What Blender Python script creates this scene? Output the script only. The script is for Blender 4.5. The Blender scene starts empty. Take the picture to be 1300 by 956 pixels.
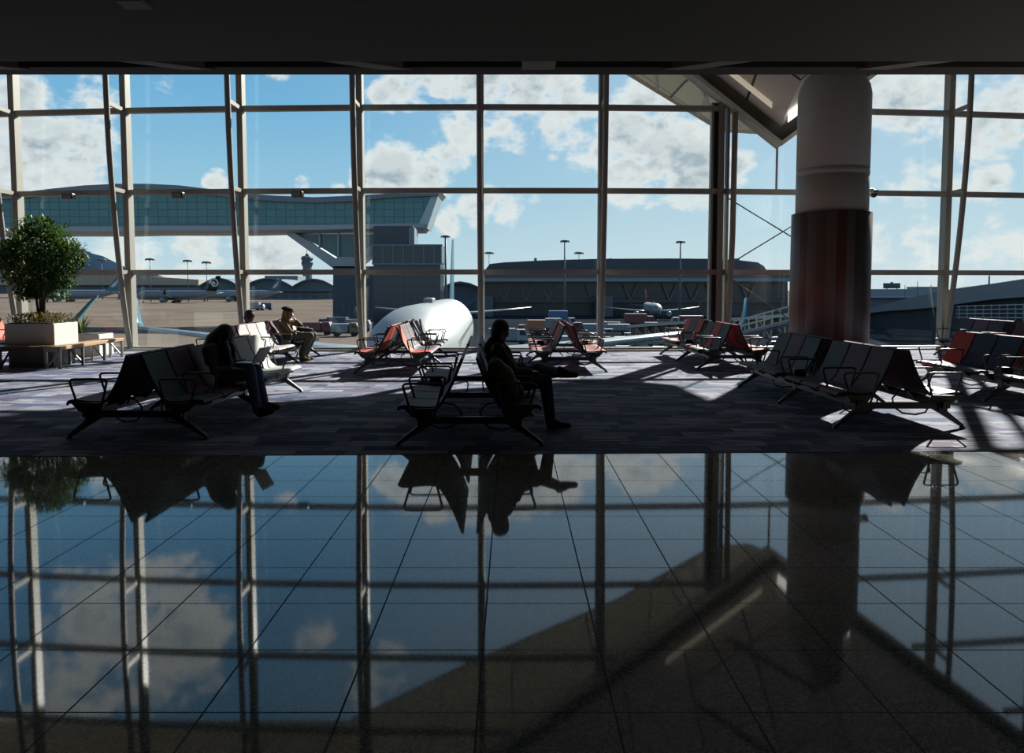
import bpy, bmesh, math, random
from mathutils import Vector, Matrix, Euler, Quaternion
random.seed(7)
PI = math.pi
R = math.radians
S = bpy.context.scene
COL = S.collection

# ------------------------------------------------------------------ camera
FPX = 1000.0
CAMZ = 1.6
PITCH = R(3.75)
cam_d = bpy.data.cameras.new('camera')
cam_d.sensor_fit = 'HORIZONTAL'
cam_d.sensor_width = 36.0
cam_d.lens = 36.0 * FPX / 1300.0
cam_d.shift_y = -44.5 / 1300.0
cam_d.clip_start = 0.05
cam_d.clip_end = 20000
cam = bpy.data.objects.new('camera', cam_d)
COL.objects.link(cam)
cam.location = (0, 0, CAMZ)
cam.rotation_euler = (PI / 2 - PITCH, 0, 0)
S.camera = cam

def ray(px, py):
    """direction of the photo's pixel; the photo's optical centre is (650, 433.5)"""
    x = (px - 650.0) / FPX
    y = -(py - 433.5) / FPX
    f = Vector((0, math.cos(PITCH), -math.sin(PITCH)))
    u = Vector((0, math.sin(PITCH), math.cos(PITCH)))
    return Vector((x, 0, 0)) + f + u * y

def W(px, py, d):
    """point at depth d on the ray of a pixel"""
    r = ray(px, py)
    return Vector((0, 0, CAMZ)) + r * (d / r.y)

def G(px, py, z=0.0):
    r = ray(px, py)
    return Vector((0, 0, CAMZ)) + r * ((z - CAMZ) / r.z)

# ------------------------------------------------------------------ materials
def new_mat(name):
    m = bpy.data.materials.new(name)
    m.use_nodes = True
    nt = m.node_tree
    return m, nt, nt.nodes['Principled BSDF']

def mat(name, col, rough=0.5, metal=0.0, var=0.12, scale=6.0, spec=0.5, emit=None, es=0.0, coat=0.0, bump=0.0, stretch=(1, 1, 1)):
    m, nt, b = new_mat(name)
    tc = nt.nodes.new('ShaderNodeTexCoord')
    nz = nt.nodes.new('ShaderNodeTexNoise')
    nz.inputs['Scale'].default_value = scale
    nz.inputs['Detail'].default_value = 3
    nt.links.new(tc.outputs['Object'], nz.inputs['Vector'])
    mx = nt.nodes.new('ShaderNodeMix')
    mx.data_type = 'RGBA'
    c = Vector(col)
    mx.inputs['A'].default_value = tuple(c * (1 - var)) + (1,)
    mx.inputs['B'].default_value = tuple(c * (1 + var)) + (1,)
    nt.links.new(nz.outputs['Fac'], mx.inputs['Factor'])
    nt.links.new(mx.outputs['Result'], b.inputs['Base Color'])
    b.inputs['Roughness'].default_value = rough
    b.inputs['Metallic'].default_value = metal
    b.inputs['Specular IOR Level'].default_value = spec
    if bump:
        mp = nt.nodes.new('ShaderNodeMapping'); mp.inputs['Scale'].default_value = stretch
        n2 = nt.nodes.new('ShaderNodeTexNoise'); n2.inputs['Scale'].default_value = scale * 2; n2.inputs['Detail'].default_value = 4
        bp = nt.nodes.new('ShaderNodeBump'); bp.inputs['Strength'].default_value = bump; bp.inputs['Distance'].default_value = .01
        nt.links.new(tc.outputs['Object'], mp.inputs[0]); nt.links.new(mp.outputs[0], n2.inputs['Vector']); nt.links.new(n2.outputs['Fac'], bp.inputs['Height']); nt.links.new(bp.outputs[0], b.inputs['Normal'])
    if coat:
        b.inputs['Coat Weight'].default_value = coat
    if emit:
        b.inputs['Emission Color'].default_value = tuple(emit) + (1,)
        b.inputs['Emission Strength'].default_value = es
    return m

def grid_mat(name, col, line, bw, bh, mortar, rough=0.4, axis='XZ', metal=0.0, offset=0.0, col2=None, spec=0.5):
    """panels with joint lines, in object space"""
    m, nt, b = new_mat(name)
    tc = nt.nodes.new('ShaderNodeTexCoord')
    sp = nt.nodes.new('ShaderNodeSeparateXYZ')
    cb = nt.nodes.new('ShaderNodeCombineXYZ')
    nt.links.new(tc.outputs['Object'], sp.inputs[0])
    nt.links.new(sp.outputs[axis[0]], cb.inputs['X'])
    nt.links.new(sp.outputs[axis[1]], cb.inputs['Y'])
    br = nt.nodes.new('ShaderNodeTexBrick')
    br.offset = offset
    br.inputs['Scale'].default_value = 1.0
    br.inputs['Brick Width'].default_value = bw
    br.inputs['Row Height'].default_value = bh
    br.inputs['Mortar Size'].default_value = mortar
    br.inputs['Mortar Smooth'].default_value = 0.1
    c2 = col2 or tuple(Vector(col) * 0.85)
    br.inputs['Color1'].default_value = tuple(col) + (1,)
    br.inputs['Color2'].default_value = tuple(c2) + (1,)
    br.inputs['Mortar'].default_value = tuple(line) + (1,)
    nt.links.new(cb.outputs[0], br.inputs['Vector'])
    nt.links.new(br.outputs['Color'], b.inputs['Base Color'])
    b.inputs['Roughness'].default_value = rough
    b.inputs['Metallic'].default_value = metal
    b.inputs['Specular IOR Level'].default_value = spec
    return m

def carpet_mat():
    m, nt, b = new_mat('carpet_planks')
    N = nt.nodes.new; L = nt.links.new
    tc = N('ShaderNodeTexCoord'); sp = N('ShaderNodeSeparateXYZ')
    L(tc.outputs['Object'], sp.inputs[0])
    def math_(op, a, bb=None, c=None):
        n = N('ShaderNodeMath'); n.operation = op
        for i, v in enumerate((a, bb, c)):
            if v is None: continue
            if isinstance(v, (int, float)): n.inputs[i].default_value = v
            else: L(v, n.inputs[i])
        return n.outputs[0]
    row = math_('FLOOR', math_('DIVIDE', sp.outputs['Y'], 0.25))
    xs = math_('FLOOR', math_('DIVIDE', math_('ADD', sp.outputs['X'], math_('MULTIPLY', row, 0.371)), 0.5))
    xs2 = math_('FLOOR', math_('DIVIDE', math_('ADD', sp.outputs['X'], math_('MULTIPLY', row, 0.771)), 1.0))
    def wn(x):
        cb = N('ShaderNodeCombineXYZ'); L(x, cb.inputs['X']); L(row, cb.inputs['Y'])
        w = N('ShaderNodeTexWhiteNoise'); w.noise_dimensions = '2D'
        L(cb.outputs[0], w.inputs['Vector']); return w.outputs['Value']
    ramp = N('ShaderNodeValToRGB')
    ramp.color_ramp.interpolation = 'CONSTANT'
    stops = [(0, (.036, .046, .092)), (.16, (.125, .132, .195)), (.30, (.215, .210, .270)), (.42, (.080, .084, .145)),
             (.54, (.310, .300, .350)), (.66, (.120, .088, .125)), (.76, (.058, .085, .165)), (.86, (.240, .205, .215)), (.94, (.165, .185, .255))]
    stops = [(p_, (c_[0] * .95, c_[1] * .98, c_[2] * .99)) for p_, c_ in stops]
    cr = ramp.color_ramp
    while len(cr.elements) < len(stops): cr.elements.new(0.5)
    for e, (p, c) in zip(cr.elements, stops):
        e.position = p; e.color = c + (1,)
    mixf = math_('ADD', math_('MULTIPLY', wn(xs), 0.6), math_('MULTIPLY', wn(xs2), 0.4))
    nz = N('ShaderNodeTexNoise'); nz.inputs['Scale'].default_value = 1.0; nz.inputs['Detail'].default_value = 4
    mp = N('ShaderNodeMapping'); mp.inputs['Scale'].default_value = (1.2, 14, 1)
    L(tc.outputs['Object'], mp.inputs[0]); L(mp.outputs[0], nz.inputs['Vector'])
    fac = math_('ADD', mixf, math_('MULTIPLY', math_('SUBTRACT', nz.outputs['Fac'], .5), .5))
    L(fac, ramp.inputs[0])
    L(ramp.outputs['Color'], b.inputs['Base Color'])
    b.inputs['Roughness'].default_value = 0.95
    b.inputs['Specular IOR Level'].default_value = 0.15
    nf = N('ShaderNodeTexNoise'); nf.inputs['Scale'].default_value = 220
    L(tc.outputs['Object'], nf.inputs['Vector'])
    bp = N('ShaderNodeBump'); bp.inputs['Strength'].default_value = .25; bp.inputs['Distance'].default_value = .004
    L(nf.outputs['Fac'], bp.inputs['Height']); L(bp.outputs[0], b.inputs['Normal'])
    return m

def granite_mat():
    m, nt, b = new_mat('polished_granite')
    N = nt.nodes.new; L = nt.links.new
    tc = N('ShaderNodeTexCoord')
    v = N('ShaderNodeTexVoronoi'); v.inputs['Scale'].default_value = 130
    L(tc.outputs['Object'], v.inputs['Vector'])
    rp = N('ShaderNodeValToRGB')
    sc = N('ShaderNodeSeparateColor'); L(v.outputs['Color'], sc.inputs[0]); L(sc.outputs[0], rp.inputs[0])
    rp.color_ramp.elements[0].color = (.11, .098, .08, 1); rp.color_ramp.elements[1].color = (.42, .38, .32, 1)
    e = rp.color_ramp.elements.new(.55); e.color = (.22, .20, .165, 1)
    br = N('ShaderNodeTexBrick'); br.offset = 0
    mp = N('ShaderNodeMapping'); mp.inputs['Location'].default_value = (.13, .23, 0)
    L(tc.outputs['Object'], mp.inputs[0]); L(mp.outputs[0], br.inputs['Vector'])
    br.inputs['Scale'].default_value = 1; br.inputs['Brick Width'].default_value = .52; br.inputs['Row Height'].default_value = .52
    br.inputs['Mortar Size'].default_value = .0045; br.inputs['Mortar Smooth'].default_value = .2
    br.inputs['Color1'].default_value = (1, 1, 1, 1); br.inputs['Color2'].default_value = (.86, .86, .86, 1); br.inputs['Mortar'].default_value = (.05, .05, .05, 1)
    mx = N('ShaderNodeMix'); mx.data_type = 'RGBA'; mx.blend_type = 'MULTIPLY'; mx.inputs['Factor'].default_value = 1
    L(rp.outputs[0], mx.inputs['A']); L(br.outputs['Color'], mx.inputs['B']); L(mx.outputs['Result'], b.inputs['Base Color'])
    rr = N('ShaderNodeMapRange'); L(br.outputs['Fac'], rr.inputs[0])
    rr.inputs['To Min'].default_value = .035; rr.inputs['To Max'].default_value = .6
    L(rr.outputs[0], b.inputs['Roughness'])
    ss = N('ShaderNodeMapRange'); L(br.outputs['Fac'], ss.inputs[0])
    ss.inputs['To Min'].default_value = .5; ss.inputs['To Max'].default_value = .05
    L(ss.outputs[0], b.inputs['Specular IOR Level'])
    b.inputs['IOR'].default_value = 1.5
    return m

def pane_mat(name, tint, refl=0.06, vis=(.8, .92, .95)):
    """thin clear glass sheet: mostly see-through, a little mirror"""
    m = bpy.data.materials.new(name); m.use_nodes = True
    nt = m.node_tree; nt.nodes.clear()
    N = nt.nodes.new; L = nt.links.new
    out = N('ShaderNodeOutputMaterial'); t = N('ShaderNodeBsdfTransparent'); g = N('ShaderNodeBsdfGlossy'); mx = N('ShaderNodeMixShader')
    t.inputs[0].default_value = tuple(tint) + (1,)
    g.inputs['Roughness'].default_value = 0.01
    g.inputs['Color'].default_value = tuple(vis) + (1,)
    # two-sided Schlick reflectance
    ge = N('ShaderNodeNewGeometry'); dp = N('ShaderNodeVectorMath'); dp.operation = 'DOT_PRODUCT'
    L(ge.outputs['Incoming'], dp.inputs[0]); L(ge.outputs['Normal'], dp.inputs[1])
    ab = N('ShaderNodeMath'); ab.operation = 'ABSOLUTE'; L(dp.outputs['Value'], ab.inputs[0])
    om = N('ShaderNodeMath'); om.operation = 'SUBTRACT'; om.inputs[0].default_value = 1; L(ab.outputs[0], om.inputs[1])
    pw = N('ShaderNodeMath'); pw.operation = 'POWER'; L(om.outputs[0], pw.inputs[0]); pw.inputs[1].default_value = 5
    nz = N('ShaderNodeTexNoise'); nz.inputs['Scale'].default_value = .7
    ma = N('ShaderNodeMath'); ma.operation = 'MULTIPLY_ADD'
    L(pw.outputs[0], ma.inputs[0]); ma.inputs[1].default_value = .9; ma.inputs[2].default_value = refl
    m2 = N('ShaderNodeMath'); m2.operation = 'MULTIPLY_ADD'; L(nz.outputs['Fac'], m2.inputs[0]); m2.inputs[1].default_value = .01; L(ma.outputs[0], m2.inputs[2])
    m2.use_clamp = True
    L(m2.outputs[0], mx.inputs[0]); L(t.outputs[0], mx.inputs[1]); L(g.outputs[0], mx.inputs[2]); L(mx.outputs[0], out.inputs[0])
    return m

# ------------------------------------------------------------------ mesh helpers
class MB:
    """collects shapes into one mesh object"""
    def __init__(s):
        s.bm = bmesh.new()
    def box(s, lo, hi, M=None):
        v = [s.bm.verts.new(Vector((x, y, z))) for x in (lo[0], hi[0]) for y in (lo[1], hi[1]) for z in (lo[2], hi[2])]
        for f in ((0, 1, 3, 2), (4, 6, 7, 5), (0, 4, 5, 1), (2, 3, 7, 6), (0, 2, 6, 4), (1, 5, 7, 3)):
            s.bm.faces.new([v[i] for i in f])
        if M is not None:
            for q in v: q.co = M @ q.co
        return s
    def bar(s, a, b, w, h, w2=None, h2=None, up=(0, 0, 1)):
        """box beam from a to b; w across, h along up"""
        a, b = Vector(a), Vector(b)
        t = (b - a).normalized(); u = Vector(up)
        if abs(t.dot(u)) > .98: u = Vector((0, 1, 0))
        x = t.cross(u).normalized(); y = x.cross(t).normalized()
        w2 = w if w2 is None else w2; h2 = h if h2 is None else h2
        ring = []
        for p, ww, hh in ((a, w, h), (b, w2, h2)):
            ring.append([s.bm.verts.new(p + x * (sx * ww / 2) + y * (sy * hh / 2)) for sx, sy in ((-1, -1), (1, -1), (1, 1), (-1, 1))])
        for i in range(4):
            j = (i + 1) % 4
            s.bm.faces.new((ring[0][i], ring[0][j], ring[1][j], ring[1][i]))
        s.bm.faces.new(ring[0][::-1]); s.bm.faces.new(ring[1])
        return s
    def tube(s, pts, r, seg=8, closed=False, smooth=True):
        pts = [Vector(p) for p in pts]; n = len(pts); rings = []
        ref = None
        for i, p in enumerate(pts):
            a = pts[max(i - 1, 0)]; b = pts[min(i + 1, n - 1)]
            t = (b - a).normalized()
            if ref is None:
                ref = Vector((0, 0, 1)) if abs(t.z) < .9 else Vector((1, 0, 0))
            x = t.cross(ref)
            if x.length < 1e-4: x = t.cross(Vector((1, .3, .2)))
            x.normalize(); y = x.cross(t).normalized(); ref = y
            rr = r[i] if isinstance(r, (list, tuple)) else r
            rings.append([s.bm.verts.new(p + (x * math.cos(2 * PI * k / seg) + y * math.sin(2 * PI * k / seg)) * rr) for k in range(seg)])
        for i in range(n - 1):
            for k in range(seg):
                f = s.bm.faces.new((rings[i][k], rings[i][(k + 1) % seg], rings[i + 1][(k + 1) % seg], rings[i + 1][k]))
                f.smooth = smooth
        s.bm.faces.new(rings[0][::-1]); s.bm.faces.new(rings[-1])
        return s
    def lathe(s, prof, seg=32, c=(0, 0, 0), axis='z', smooth=True):
        c = Vector(c); rings = []
        for r, z in prof:
            ring = []
            for k in range(seg):
                a = 2 * PI * k / seg
                if axis == 'z': p = Vector((r * math.cos(a), r * math.sin(a), z))
                elif axis == 'y': p = Vector((r * math.cos(a), z, r * math.sin(a)))
                else: p = Vector((z, r * math.cos(a), r * math.sin(a)))
                ring.append(s.bm.verts.new(c + p))
            rings.append(ring)
        for i in range(len(rings) - 1):
            for k in range(seg):
                f = s.bm.faces.new((rings[i][k], rings[i][(k + 1) % seg], rings[i + 1][(k + 1) % seg], rings[i + 1][k])); f.smooth = smooth
        for rg in (rings[0][::-1], rings[-1]):
            try: s.bm.faces.new(rg)
            except ValueError: pass
        return s
    def poly(s, pts):
        return s.bm.faces.new([s.bm.verts.new(Vector(p)) for p in pts])
    def prism(s, pts, off):
        """polygon pts extruded by vector off"""
        off = Vector(off); n = len(pts)
        a = [s.bm.verts.new(Vector(p)) for p in pts]; b = [s.bm.verts.new(Vector(p) + off) for p in pts]
        s.bm.faces.new(a[::-1]); s.bm.faces.new(b)
        for i in range(n):
            j = (i + 1) % n
            s.bm.faces.new((a[i], a[j], b[j], b[i]))
        return s
    def loft(s, rings, smooth=True, cap=True, closed=True):
        vr = [[s.bm.verts.new(Vector(p)) for p in r] for r in rings]
        n = len(vr[0])
        for i in range(len(vr) - 1):
            for k in range(n if closed else n - 1):
                f = s.bm.faces.new((vr[i][k], vr[i][(k + 1) % n], vr[i + 1][(k + 1) % n], vr[i + 1][k])); f.smooth = smooth
        if cap:
            s.bm.faces.new(vr[0][::-1]); s.bm.faces.new(vr[-1])
        return s
    def ball(s, c, r, seg=12, rings=8, rot=None):
        c = Vector(c)
        rx, ry, rz = (r, r, r) if isinstance(r, (int, float)) else r
        rot = rot or Matrix.Identity(3)
        top = s.bm.verts.new(c + rot @ Vector((0, 0, rz))); bot = s.bm.verts.new(c + rot @ Vector((0, 0, -rz)))
        rg = []
        for i in range(1, rings):
            ph = PI * i / rings
            rg.append([s.bm.verts.new(c + rot @ Vector((rx * math.sin(ph) * math.cos(2 * PI * k / seg), ry * math.sin(ph) * math.sin(2 * PI * k / seg), rz * math.cos(ph)))) for k in range(seg)])
        for k in range(seg):
            j = (k + 1) % seg
            s.bm.faces.new((top, rg[0][k], rg[0][j])).smooth = True
            s.bm.faces.new((bot, rg[-1][j], rg[-1][k])).smooth = True
            for i in range(len(rg) - 1):
                s.bm.faces.new((rg[i][k], rg[i + 1][k], rg[i + 1][j], rg[i][j])).smooth = True
        return s
    def capsule(s, a, b, ra, rb, seg=14):
        a, b = Vector(a), Vector(b); d = b - a; L = d.length
        if L < 1e-5: return s.ball(a, max(ra, rb), seg)
        q = Vector((0, 0, 1)).rotation_difference(d).to_matrix()
        prof = []
        for i in range(5): ph = PI / 2 * (1 - i / 4); prof.append((max(ra * math.cos(ph), 1e-4), -ra * math.sin(ph)))
        for i in range(5): ph = PI / 2 * i / 4; prof.append((max(rb * math.cos(ph), 1e-4), L + rb * math.sin(ph)))
        rings = [[a + q @ Vector((r * math.cos(2 * PI * k / seg), r * math.sin(2 * PI * k / seg), z)) for k in range(seg)] for r, z in prof]
        return s.loft(rings)
    def mesh(s, name, m, bevel=0, fix=True):
        if fix: bmesh.ops.recalc_face_normals(s.bm, faces=s.bm.faces)
        me = bpy.data.meshes.new(name); s.bm.to_mesh(me); s.bm.free()
        if m is not None: me.materials.append(m)
        return me
    def build(s, name, m, parent=None, bevel=0, seg=2, fix=True, label=None):
        me = s.mesh(name, m, fix=fix)
        o = put(name, me, parent)
        if bevel:
            md = o.modifiers.new('bevel', 'BEVEL'); md.width = bevel; md.segments = seg; md.limit_method = 'ANGLE'; md.angle_limit = R(40)
        if label: o['label'] = label
        return o

def put(name, me, parent=None):
    o = bpy.data.objects.new(name, me); COL.objects.link(o)
    if parent is not None: o.parent = parent
    return o

def tag(o, label=None, cat=None, group=None, kind=None):
    if label: o['label'] = label
    if cat: o['category'] = cat
    if group: o['group'] = group
    if kind: o['kind'] = kind
    return o

def thing(name, label, cat, loc=(0, 0, 0), rz=0, group=None):
    o = bpy.data.objects.new(name, None); COL.objects.link(o)
    o.empty_display_size = .2
    o.location = loc; o.rotation_euler = (0, 0, rz)
    return tag(o, label, cat, group)

def struct(o):
    o['kind'] = 'structure'; return o

def baked(o, mods):
    """apply modifiers given as (type, dict) and give back the mesh"""
    for t, kw in mods:
        md = o.modifiers.new(t, t)
        for k, v in kw.items(): setattr(md, k, v)
    bpy.context.view_layer.update()
    dg = bpy.context.evaluated_depsgraph_get()
    me = bpy.data.meshes.new_from_object(o.evaluated_get(dg))
    o.modifiers.clear(); old = o.data; o.data = me
    return o
def smooth(me, on=True):
    for p in me.polygons: p.use_smooth = on

# ------------------------------------------------------------------ shared materials
M = {}
M['mullion'] = mat('painted_mullion', (.27, .25, .215), .45, var=.04)
M['transom'] = mat('painted_transom', (.34, .32, .28), .5, var=.04)
M['dark'] = mat('dark_bronze', (.03, .028, .026), .5)
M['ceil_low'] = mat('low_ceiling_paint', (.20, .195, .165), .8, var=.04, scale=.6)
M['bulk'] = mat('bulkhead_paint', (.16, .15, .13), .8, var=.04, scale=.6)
M['roof'] = grid_mat('hall_ceiling_panels', (.66, .61, .55), (.05, .045, .04), 1.5, 2.4, .03, .7, 'XY')
M['soffit'] = grid_mat('overhang_panels', (.80, .66, .48), (.12, .11, .09), 2.4, 3.0, .03, .6, 'XY')
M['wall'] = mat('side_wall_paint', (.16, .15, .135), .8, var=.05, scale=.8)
M['glass'] = pane_mat('window_glass', (.84, .90, .91), .045)
M['frame_black'] = mat('black_metal', (.015, .015, .016), .35, .3)
M['steel'] = mat('brushed_aluminium', (.32, .31, .29), .35, .8, var=.06)
M['steel_dark'] = mat('dark_cast_aluminium', (.09, .085, .08), .42, .6, var=.06)
M['cable'] = mat('black_rubber_cable', (.01, .01, .01), .5)
def leather(name, c): return mat(name, tuple(v * .8 for v in c), .62, var=.08, scale=30, spec=.16)
SEATC = {
    'grey': leather('slate_grey_leather', (.070, .088, .105)),
    'navy': leather('navy_leather', (.035, .045, .085)),
    'purple': leather('plum_leather', (.135, .062, .092)),
    'red': leather('red_leather', (.42, .050, .035)),
    'maroon': leather('maroon_leather', (.10, .018, .026)),
    'orange': leather('coral_red_leather', (.60, .085, .045)),
    'pink': leather('sunlit_mauve_leather', (.46, .38, .39)),  # pinkish backs in the sun, with the sunlight put into the colour
    'white': leather('sunlit_grey_leather', (.50, .50, .48)),  # grey seats in the sun: their brightness is painted into the leather
}
# ================================================================== SETTING
XL, XR, YB = -24.0, 24.0, -7.0
def yw(x): return 20.5 + .0048 * (x + .8) ** 2
ROOFZ = 15.6
VX, VZ, VS = 6.90, 5.30, .74          # the valley of the folded roof where it meets the glass
FLATX = (ROOFZ - .2 - VZ) / VS
def vz(x): return min(ROOFZ - .2, VZ + VS * abs(x - VX))
ea, eb = G(0, 580), G(1300, 573)
def ye(x): return ea.y + (eb.y - ea.y) * (x - ea.x) / (eb.x - ea.x)

mb = MB(); mb.prism([(XL, YB, 0), (XR, YB, 0), (XR, ye(XR), 0), (XL, ye(XL), 0)], (0, 0, -.3))
struct(mb.build('floor', granite_mat()))
xs = [XL + (XR - XL) * i / 24 for i in range(25)]
mb = MB()
mb.prism([(XL, ye(XL), .004), (XR, ye(XR), .004)] + [(x, yw(x) + .25, .004) for x in reversed(xs)], (0, 0, -.3))
struct(mb.build('floor_carpet', carpet_mat()))
# low ceiling, its end beam and the bulkhead above
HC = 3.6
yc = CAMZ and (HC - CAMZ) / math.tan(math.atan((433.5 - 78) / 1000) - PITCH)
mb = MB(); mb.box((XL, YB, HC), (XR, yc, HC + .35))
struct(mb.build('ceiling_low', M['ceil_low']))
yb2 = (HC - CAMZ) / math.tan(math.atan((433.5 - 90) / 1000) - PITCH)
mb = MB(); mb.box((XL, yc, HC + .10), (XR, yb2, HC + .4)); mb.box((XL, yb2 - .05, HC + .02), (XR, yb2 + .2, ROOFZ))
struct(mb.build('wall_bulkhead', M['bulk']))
M['beam_end'] = mat('beam_end_paint', (.55, .52, .46), .7, var=.04)  # pale colour also stands in for light on the ceiling beam ends
mb = MB()
for px, w in ((-60, .3), (180, .3), (436, .30), (684, .30), (930, .3), (1180, .3), (1430, .3)):
    x = (px - 650) * yc / 1000
    s = .45 if px < 600 else (-.45 if px > 760 else 0)
    mb.prism([(x - w / 2, yc, HC), (x + w / 2, yc, HC), (x + w / 2 + s, yb2, HC + .01), (x - w / 2 + s, yb2, HC + .01)], (0, 0, .12))
struct(mb.build('trim_1', M['beam_end']))
# square flush unlit light panel in the low ceiling
p = G(170, 2, HC)
mb = MB(); mb.box((p.x - .09, p.y - .1, HC - .03), (p.x + .09, p.y + .08, HC))
o = mb.build('ceiling_light', M['beam_end'], bevel=.006); tag(o, 'small square grey fitting on the dark low ceiling', 'ceiling fitting')
# hall roof (inside): folded plates rising from the glass towards the room
def roofz(x, y):
    return min(ROOFZ, VZ + .42 + VS * abs(x - VX) + .62 * max(0, yw(x) - .15 - y))
gx = sorted(set([XL + i * .8 for i in range(61)] + [VX]))
mb = MB()
rows = []
ny = 26
for i in range(ny + 1):
    rows.append([mb.bm.verts.new((x, (yb2 + .1) + (yw(x) - .12 - yb2 - .1) * i / ny, roofz(x, (yb2 + .1) + (yw(x) - .12 - yb2 - .1) * i / ny))) for x in gx])
for i in range(ny):
    for k in range(len(gx) - 1):
        mb.bm.faces.new((rows[i][k], rows[i][k + 1], rows[i + 1][k + 1], rows[i + 1][k]))
o = mb.build('ceiling', M['roof'])
md = o.modifiers.new('solid', 'SOLIDIFY'); md.thickness = .15; md.offset = 1
struct(o)
# V-shaped edge beam of the roof: dark channel with a pale lower lip, following the fold
def vbeam(mb, y0, y1, z0, z1, xlist):
    rings = []
    for x in xlist:
        z = vz(x)
        rings.append([(x, yw(x) + y0, z + z0), (x, yw(x) + y1, z + z0), (x, yw(x) + y1, z + z1), (x, yw(x) + y0, z + z1)])
    mb.loft(rings, smooth=False)
left = [VX - FLATX, 2.4, 4, 5.4, VX]; right = [VX, 8.5, 10.2, 12, 14, VX + FLATX]
mb = MB(); vbeam(mb, -.28, .05, .10, .46, left); vbeam(mb, -.28, .05, .10, .46, right)
struct(mb.build('trim_2', M['dark']))
mb = MB(); vbeam(mb, -.36, .12, -.02, .10, left); vbeam(mb, -.36, .12, -.02, .10, right)
struct(mb.build('trim_3', M['beam_end']))
# flat part of the roof edge at both sides
mb = MB()
for a, b in ((XL, VX - FLATX), (VX + FLATX, XR)):
    n = 8
    mb.loft([[(x, yw(x) - .3, ROOFZ - .25), (x, yw(x) + .1, ROOFZ - .25), (x, yw(x) + .1, ROOFZ + .2), (x, yw(x) - .3, ROOFZ + .2)] for x in [a + (b - a) * i / n for i in range(n + 1)]], smooth=False)
struct(mb.build('trim_4', M['beam_end']))
# overhanging roof outside
eave = [(-24, 31, ROOFZ + .3), (-6.5, 31, ROOFZ + .3), (-1.5, 27, 11.6), (3.4, 24.6, 8.35), (6.3, 24, 6.42), (7.35, 24, 6.36), (8.3, 24, 6.75), (11.5, 24.4, 10.2), (14.5, 26.5, 13.2), (18, 30, ROOFZ + .3), (24, 31, ROOFZ + .3)]
inner = [(x, yw(x) + .12, min(ROOFZ, VZ + .35 + VS * abs(x - VX))) for x, _, _ in eave]
# the fold itself lies at x = VX
mb = MB()
ev, iv = [], []
def lerp(a, b, t): return tuple(a[i] + (b[i] - a[i]) * t for i in range(3))
for pts, out in ((eave, ev), (inner, iv)):
    for q in pts: out.append(mb.bm.verts.new(q))
for i in range(len(eave) - 1):
    mb.bm.faces.new((iv[i], iv[i + 1], ev[i + 1], ev[i]))
o = mb.build('roof_overhang', M['soffit'])
md = o.modifiers.new('solid', 'SOLIDIFY'); md.thickness = .22; md.offset = 1
struct(o)
# ribs beneath the overhang
mb = MB()
for (xa, xb) in ((5.2, 5.6), (3.6, 4.4), (4.6, 6.3)):
    za = VZ + .33 + VS * abs(xa - VX)
    e = None
    for i in range(len(eave) - 1):
        if eave[i][0] <= xb <= eave[i + 1][0]: e = lerp(eave[i], eave[i + 1], (xb - eave[i][0]) / (eave[i + 1][0] - eave[i][0]))
    mb.bar((xa, yw(xa) + .15, za), (e[0], e[1] - .05, e[2] - .02), .06, .05)
for i in range(1, len(eave) - 2):
    mb.bar((eave[i][0], eave[i][1] + .02, eave[i][2] + .03), (eave[i + 1][0], eave[i + 1][1] + .02, eave[i + 1][2] + .03), .12, .22)
struct(mb.build('trim_5', M['beam_end']))
# frame lines and glowing skylight strips of the folded ceiling next to the column
mb = MB()
for xa, ya, xb, yb in ((5.5, 19.6, 6.95, 17.6), (6.9, 17.5, 8.4, 19.4), (4.6, 18.6, 6.3, 16.2), (6.4, 16.1, 8.6, 13.2)):
    mb.bar((xa, ya, roofz(xa, ya) - .05), (xb, yb, roofz(xb, yb) - .05), .08, .1)
struct(mb.build('trim_6', M['dark']))
mlight = mat('diffuser', (.8, .8, .78), .4, emit=(1, .97, .9), es=1.6)  # glow stands in for daylight in the skylight strips
def strip(name, x0, x1, dz, label, m, w=.16):
    mb = MB(); n = 4
    rings = []
    for i in range(n + 1):
        x = x0 + (x1 - x0) * i / n
        y = yw(x) - .74; z = vz(x) + dz
        rings.append([(x, y, z), (x, y + .06, z - .02), (x, y + .06, z + w), (x, y, z + w)])
    mb.loft(rings, smooth=False)
    o = mb.build(name, m); tag(o, label, 'light')
strip('skylight_strip', 6.93, 8.9, .49, 'bright white skylight strip along the right arm of the V-shaped roof edge', mlight, .24)
strip('skylight_strip', 4.0, 6.5, .56, 'cream skylight strip along the left arm of the V-shaped roof edge', mat('cream_diffuser', (.7, .65, .5), .4, emit=(1, .9, .68), es=.35), .12)

# unseen wall behind, and side walls added to keep the hall dark
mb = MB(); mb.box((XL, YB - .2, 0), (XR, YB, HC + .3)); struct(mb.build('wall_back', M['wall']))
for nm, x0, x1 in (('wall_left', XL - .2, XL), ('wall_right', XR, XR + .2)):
    mb = MB(); mb.box((x0, YB, 0), (x1, yw(XL) + .6, ROOFZ + .2)); struct(mb.build(nm, M['wall']))

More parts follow.
